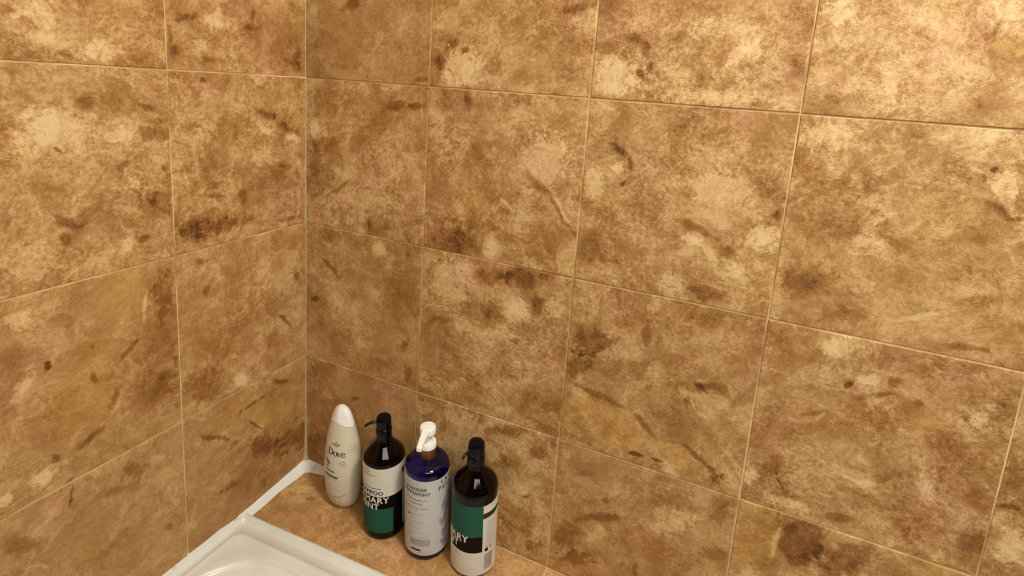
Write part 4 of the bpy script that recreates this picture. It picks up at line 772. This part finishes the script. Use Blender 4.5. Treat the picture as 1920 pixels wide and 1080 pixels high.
# --- lavender peppermint bottle
RL = .0425
def lavender():
    t = stand('pump_bottle', .3702, -.0574)
    tag(t, 'cobalt blue bottle with white pump and pale lavender peppermint label', 'bottle')
    m, nt, b = new_mat('cobalt_plastic')
    b.inputs['Base Color'].default_value = (.014, .010, .26, 1); b.inputs['Roughness'].default_value = .10; b.inputs['Transmission Weight'].default_value = .96; b.inputs['IOR'].default_value = 1.45
    lathe('body', [(.036, 0), (.0398, .0014), (.0418, .0045), (.0425, .0095), (.0425, .1790), (.0421, .1835), (.0408, .1880), (.0382, .1922), (.0340, .1955), (.0270, .1975), (.0165, .1986), (.0150, .1995), (.0150, .2010)], m, t, 80)
    lathe('neck', [(.0146, .1985), (.0150, .1995), (.0150, .2215), (.0146, .2225)], flat_mat('amber_brown_neck', (.16, .045, .010), .3), t, 48)
    MW = flat_mat('white_pump_plastic', (.88, .87, .82), .35)
    lathe('collar', [(.0149, .2205), (.0163, .2213), (.0163, .2300), (.0157, .2312), (.0105, .2312), (.0100, .2285), (.0060, .2285)], MW, t, 48)
    lathe('stem', [(.0058, .2275), (.0058, .2400), (.0046, .2410), (.0046, .2495)], MW, t, 32)
    lathe('pump_head', [(.0105, .2488), (.0142, .2494), (.0153, .2510), (.0153, .2592), (.0146, .2622), (.0125, .2637), (.0050, .2643)], MW, t, 48, deg=30)
    a = R(-16); d = Vector((sin(a), -cos(a), 0)); e = Vector((cos(a), sin(a), 0))
    V = []; F = []                                # spout: flat topped, square in section, drooping a little
    for (r, w, z0, z1) in ((.006, .0078, .2515, .2632), (.016, .0068, .2530, .2630), (.028, .0058, .2528, .2618), (.040, .0052, .2505, .2592), (.050, .0049, .2470, .2552), (.0515, .0044, .2475, .2545)):
        c = d * r; b_ = .0012
        for (q, z) in ((-w + b_, z0), (w - b_, z0), (w, z0 + b_), (w, z1 - b_), (w - b_, z1), (-w + b_, z1), (-w, z1 - b_), (-w, z0 + b_)): V.append(c + e * q + Vector((0, 0, z)))
    for j in range(5):
        for k in range(8):
            q = (k + 1) % 8; F.append((j * 8 + k, j * 8 + q, (j + 1) * 8 + q, (j + 1) * 8 + k))
    F.append(tuple(reversed(range(8)))); F.append(tuple(40 + k for k in range(8)))
    auto_smooth(mesh_obj('spout', V, F, MW, t), 35)
    # label, greyer towards the leafy illustration on its right
    M_LAV = grainy('pale_grey_label_paper', (.56, .53, .51), (.52, .49, .47), 45, .5, .05, .0002)
    lb = patch('label', RL, -176, 82, .0135, .1770, M_LAV, t)
    S2 = CYL(RL); g = lambda a: R(a) * RL
    ink = flat_mat('slate_ink', (.045, .040, .042), .55)
    rects('small_print', small_print([(g(-58), g(-20), .1690)], 11, .0011), S2, M_GREYINK, lb)
    lettering('LAVENDER', .0066, S2, ink, lb, right=g(2), base=.1560, bold=.028, spacing=1.10)
    lettering('PEPPERMINT', .0066, S2, ink, lb, right=g(10), base=.1462, bold=.028, spacing=1.10)
    rr = random.Random(4); parts = []
    for (s0, s1, h) in ((-62, 1, .1360), (-50, -9, .1280)):   # two handwritten lines
        pts = []; n = int((s1 - s0) / 1.1)
        for k in range(n + 1):
            pts.append((g(s0 + (s1 - s0) * k / n), h + .0013 * sin(k * 1.9) * rr.uniform(.5, 1.5) + (.0016 if k % 7 == 3 else 0) - (.0018 if k % 9 == 6 else 0)))
        parts.append(strip(pts, .0007))
    V, F = joinVF(parts); wrap('script_lettering', V, F, S2, ink, lb)
    rects('heading', small_print([(g(-66), g(4), .1180)], 12, .0021), S2, M_GREYINK, lb)
    rows = [(-64, -22, .1120), (-60, -3, .1045), (-60, -30, .1010), (-46, -28, .0940), (-60, -8, .0865), (-55, -34, .0810), (-48, -16, .0745), (-58, -38, .0690), (-52, -8, .0640), (-60, 2, .0540), (-50, -30, .0590)]
    rects('small_print', small_print([(g(a), g(b), h) for a, b, h in rows], 13, .0011), S2, M_PALEINK, lb)
    V, F = joinVF([strip([(g(-54), .1010), (g(-50), .0990), (g(-46), .0985)], [.001, .0045, .001])]); wrap('leaf_mark', V, F, S2, ink, lb)
    rects('barcode', [(g(-44 + 1.5 * k), g(-44 + 1.5 * k + (.8, 1.2, .6, 1.0)[k % 4]), .0345, .0495) for k in range(36)], S2, M_PALEINK, lb)
    rects('mark', [(g(-42), g(-14), .0235, .0268)], S2, M_BLACKINK, lb)
    rects('small_print', small_print([(g(-34), g(6), .0195)], 14, .0008), S2, M_PALEINK, lb)
    lettering('LAVENDER', .0088, S2, ink, lb, left=g(38), base=.1655, bold=.022, spacing=1.35)
    lettering('PEPPERMINT', .0088, S2, ink, lb, left=g(31), base=.1515, bold=.022, spacing=1.35)
    sh = flat_mat('pale_leaf_ink', (.30, .285, .285), .55); parts = []
    for (s, h, L_, a) in ((46, .115, .024, 80), (52, .085, .028, 70), (40, .080, .022, 105), (58, .060, .026, 75), (48, .052, .022, 100), (62, .105, .024, 85), (56, .030, .018, 80), (44, .034, .014, 110)):
        pts = [(g(s) + L_ * (k / 8 - .5) * cos(R(a)), h + L_ * (k / 8 - .5) * sin(R(a))) for k in range(9)]
        parts.append(strip(pts, [.0004 + .0072 * sin(pi * k / 8) for k in range(9)]))
    V, F = joinVF(parts); wrap('leaf_print', V, F, S2, sh, lb)
    return t
lavender()

# --- white teardrop body wash bottle
def teardrop():
    A, B = .0440, .0335                           # half width and half depth at the widest
    t = stand('toiletry_bottle', .1530, -.0475, yaw=R(-9), tilt=1.7)
    tag(t, 'white teardrop bottle with gold bird mark and dark lettering, nearest the corner', 'bottle')
    HP = [(0, .44), (.0015, .56), (.004, .67), (.010, .79), (.018, .88), (.030, .945), (.05, .985), (.07, 1.0), (.09, 1.0), (.105, .985), (.12, .955), (.135, .915), (.15, .86), (.165, .79), (.18, .71), (.195, .61), (.205, .53), (.213, .445), (.219, .35), (.2235, .23), (.2255, .12), (.226, .03)]
    def sc(h):
        for (h0, a), (h1, b) in zip(HP, HP[1:]):
            if h <= h1: return a + (b - a) * (h - h0) / (h1 - h0)
        return HP[-1][1]
    def pt(a, h, lift=0):
        k = sc(h); kd = k if h < .15 else k * (1 - .10 * min(1, (h - .15) / .05))
        return Vector((A * k * sin(a), -B * kd * cos(a), h)) + Vector((sin(a), -cos(a), 0)) * lift
    mb = grainy('ivory_bottle_plastic', (.66, .60, .46), (.64, .58, .44), 30, .33, .03, .0002, Subsurface_Weight=.0)
    mc = flat_mat('white_cap_plastic', (.86, .85, .80), .25)
    N_ = 72
    def seam(a): return .188 + .008 * abs(cos(a)) ** 2
    V = []; F = []
    hs = [h for h in [0, .0015, .004, .010, .018, .03, .045, .06, .075, .09, .105, .12, .135, .15, .16, .168]]
    for h in hs: V += [pt(2 * pi * i / N_, h) for i in range(N_)]
    def face(a, k):                               # two flat faces shaved off the cap, meeting in a ridge at its front
        return min(1.0, *(dd / max(.2, cos(a - R(aa))) for aa, dd in ((38, .90), (-34, .93))))
    for f in (.5, 1.0): V += [pt(2 * pi * i / N_, .168 + (seam(2 * pi * i / N_) - .168) * f) for i in range(N_)]
    V += [pt(2 * pi * i / N_, seam(2 * pi * i / N_), -.002) for i in range(N_)]
    m = len(hs) + 3
    for j in range(m - 1):
        for i in range(N_):
            k = (i + 1) % N_; F.append((j * N_ + i, j * N_ + k, (j + 1) * N_ + k, (j + 1) * N_ + i))
    F.append(tuple(reversed(range(N_)))); F.append(tuple((m - 1) * N_ + i for i in range(N_)))
    body = auto_smooth(mesh_obj('body', V, F, mb, t), 60)
    # cap: a facet ridge runs up its front
    V = []; F = []; fr = [0, .02, .12, .25, .4, .55, .68, .78, .86, .92, .965, .99, 1.0]
    for q, f in enumerate(fr):
        for i in range(N_):
            a = 2 * pi * i / N_; s = seam(a) + .0005; h = s + (.226 - s) * f
            v = pt(a, h, .0003 - (.0014 if q == 0 else 0)); w = 1 + (face(a, 0) - 1) * min(1, f * 2.2); v.x *= w; v.y *= w
            V.append(v)
    m = len(fr)
    for j in range(m - 1):
        for i in range(N_):
            k = (i + 1) % N_; F.append((j * N_ + i, j * N_ + k, (j + 1) * N_ + k, (j + 1) * N_ + i))
    F.append(tuple(reversed(range(N_)))); F.append(tuple((m - 1) * N_ + i for i in range(N_)))
    auto_smooth(mesh_obj('cap', V, F, mc, t), 60)
    # prints: s is metres across the front, measured on the mean radius
    def S3(s, h, lift): return pt((s + .019) / .0385, h, lift * .9)
    ink = flat_mat('navy_black_ink', (.020, .018, .022), .5)
    # wordmark in a high contrast serif
    def ell(cx, cy, rx, ry, a0, a1, w0, w1, n=22):
        pts = []; wd = []
        for k in range(n + 1):
            a = R(a0 + (a1 - a0) * k / n); pts.append((cx + rx * cos(a), cy + ry * sin(a))); wd.append(w0 + (w1 - w0) * abs(cos(a)) ** 1.5)
        return strip(pts, wd)
    D = [strip([(.16, 0), (.16, 1.0)], .17), strip([(-.02, .97), (.30, .97)], .06), strip([(-.02, .03), (.30, .03)], .06), ell(.28, .5, .50, .47, 90, -90, .05, .20)]
    o_ = [ell(1.22, .33, .27, .30, 0, 360, .06, .17, 30)]
    v_ = [strip([(1.56, .66), (1.80, .02)], .16), strip([(1.82, .02), (2.04, .66)], .06), strip([(1.46, .65), (1.68, .65)], .05), strip([(1.94, .65), (2.14, .65)], .05)]
    e_ = [ell(2.42, .33, .26, .30, 20, 325, .06, .17, 26), strip([(2.20, .37), (2.66, .42)], .06)]
    V, F = joinVF(D + o_ + v_ + e_,   .0150, -.0260, .1300); wrap('lettering', V, F, S3, ink, body)
    # gold bird mark
    gold = flat_mat('muted_gold_ink', (.36, .28, .12), .4)
    parts = [strip([(-.0105, .1285), (-.006, .1265), (0, .1262), (.005, .1275), (.0078, .1290)], [.0008, .0042, .0062, .0036, .0006]),
             strip([(-.004, .1270), (-.0015, .1310), (.0005, .1325)], [.004, .0030, .0006]), strip([(-.0125, .1262), (-.0085, .1268), (-.004, .1262)], [.0004, .0024, .003])]
    V, F = joinVF(parts, 1.15, -.0045, .0085); wrap('bird_mark', V, F, S3, gold, body)
    red = flat_mat('red_ink', (.42, .055, .03), .45)
    V, F = joinVF([strip([(-.0330, .1165), (-.0280, .1130), (-.0230, .1095), (-.0195, .1078)], [.0015, .0075, .0072, .0012])]); wrap('red_mark', V, F, S3, red, body)
    rects('small_print', small_print([(-.0320, -.0230, .1010), (-.0320, -.0090, .0935)], 21, .0026), S3, ink, body)
    rects('bar', [(-.0330, -.0020, .0800, .0838)], S3, flat_mat('plum_ink', (.06, .035, .045), .5), body)
    rects('small_print', small_print([(-.0320, -.0200, .0730), (-.014, -.004, .0760)], 22, .0011), S3, M_PALEINK, body)
    # oval seal
    V, F = joinVF([ell(.0085, .1150, .0068, .0050, 0, 360, .0012, .0016, 30), strip([(.0085, .1125), (.0085, .1175)], .0012), strip([(.0065, .1150), (.0105, .1150)], .0010)]); wrap('seal', V, F, S3, gold, body)
    # perched bird drawn in thin lines
    gr = flat_mat('warm_grey_ink', (.30, .24, .17), .55); pk = flat_mat('pale_pink_ink', (.64, .56, .43), .5); gn = flat_mat('pale_green_ink', (.46, .47, .27), .5)
    V, F = joinVF([strip([(-.006, .0560), (.002, .0600), (.010, .0680), (.016, .0770)], [.012, .018, .014, .003])]); wrap('wing_print', V, F, S3, pk, body)
    V, F = joinVF([strip([(-.028, .0350), (-.018, .0330), (-.006, .0350), (.004, .0380), (.012, .0440), (.016, .0480)], [.0010, .0013, .0013, .0013, .0013, .0006]),
                   strip([(-.010, .0330), (-.011, .0200), (-.012, .0120)], .0008), strip([(.002, .0360), (.000, .0220), (-.002, .0100)], .0008), strip([(-.012, .0120), (.002, .0100)], .0012)]); wrap('branch_print', V, F, S3, gr, body)
    V, F = joinVF([strip([(-.026, .0290), (-.020, .0230), (-.016, .0160)], [.004, .009, .002])]); wrap('leaf_print', V, F, S3, gn, body)
    return t
teardrop()
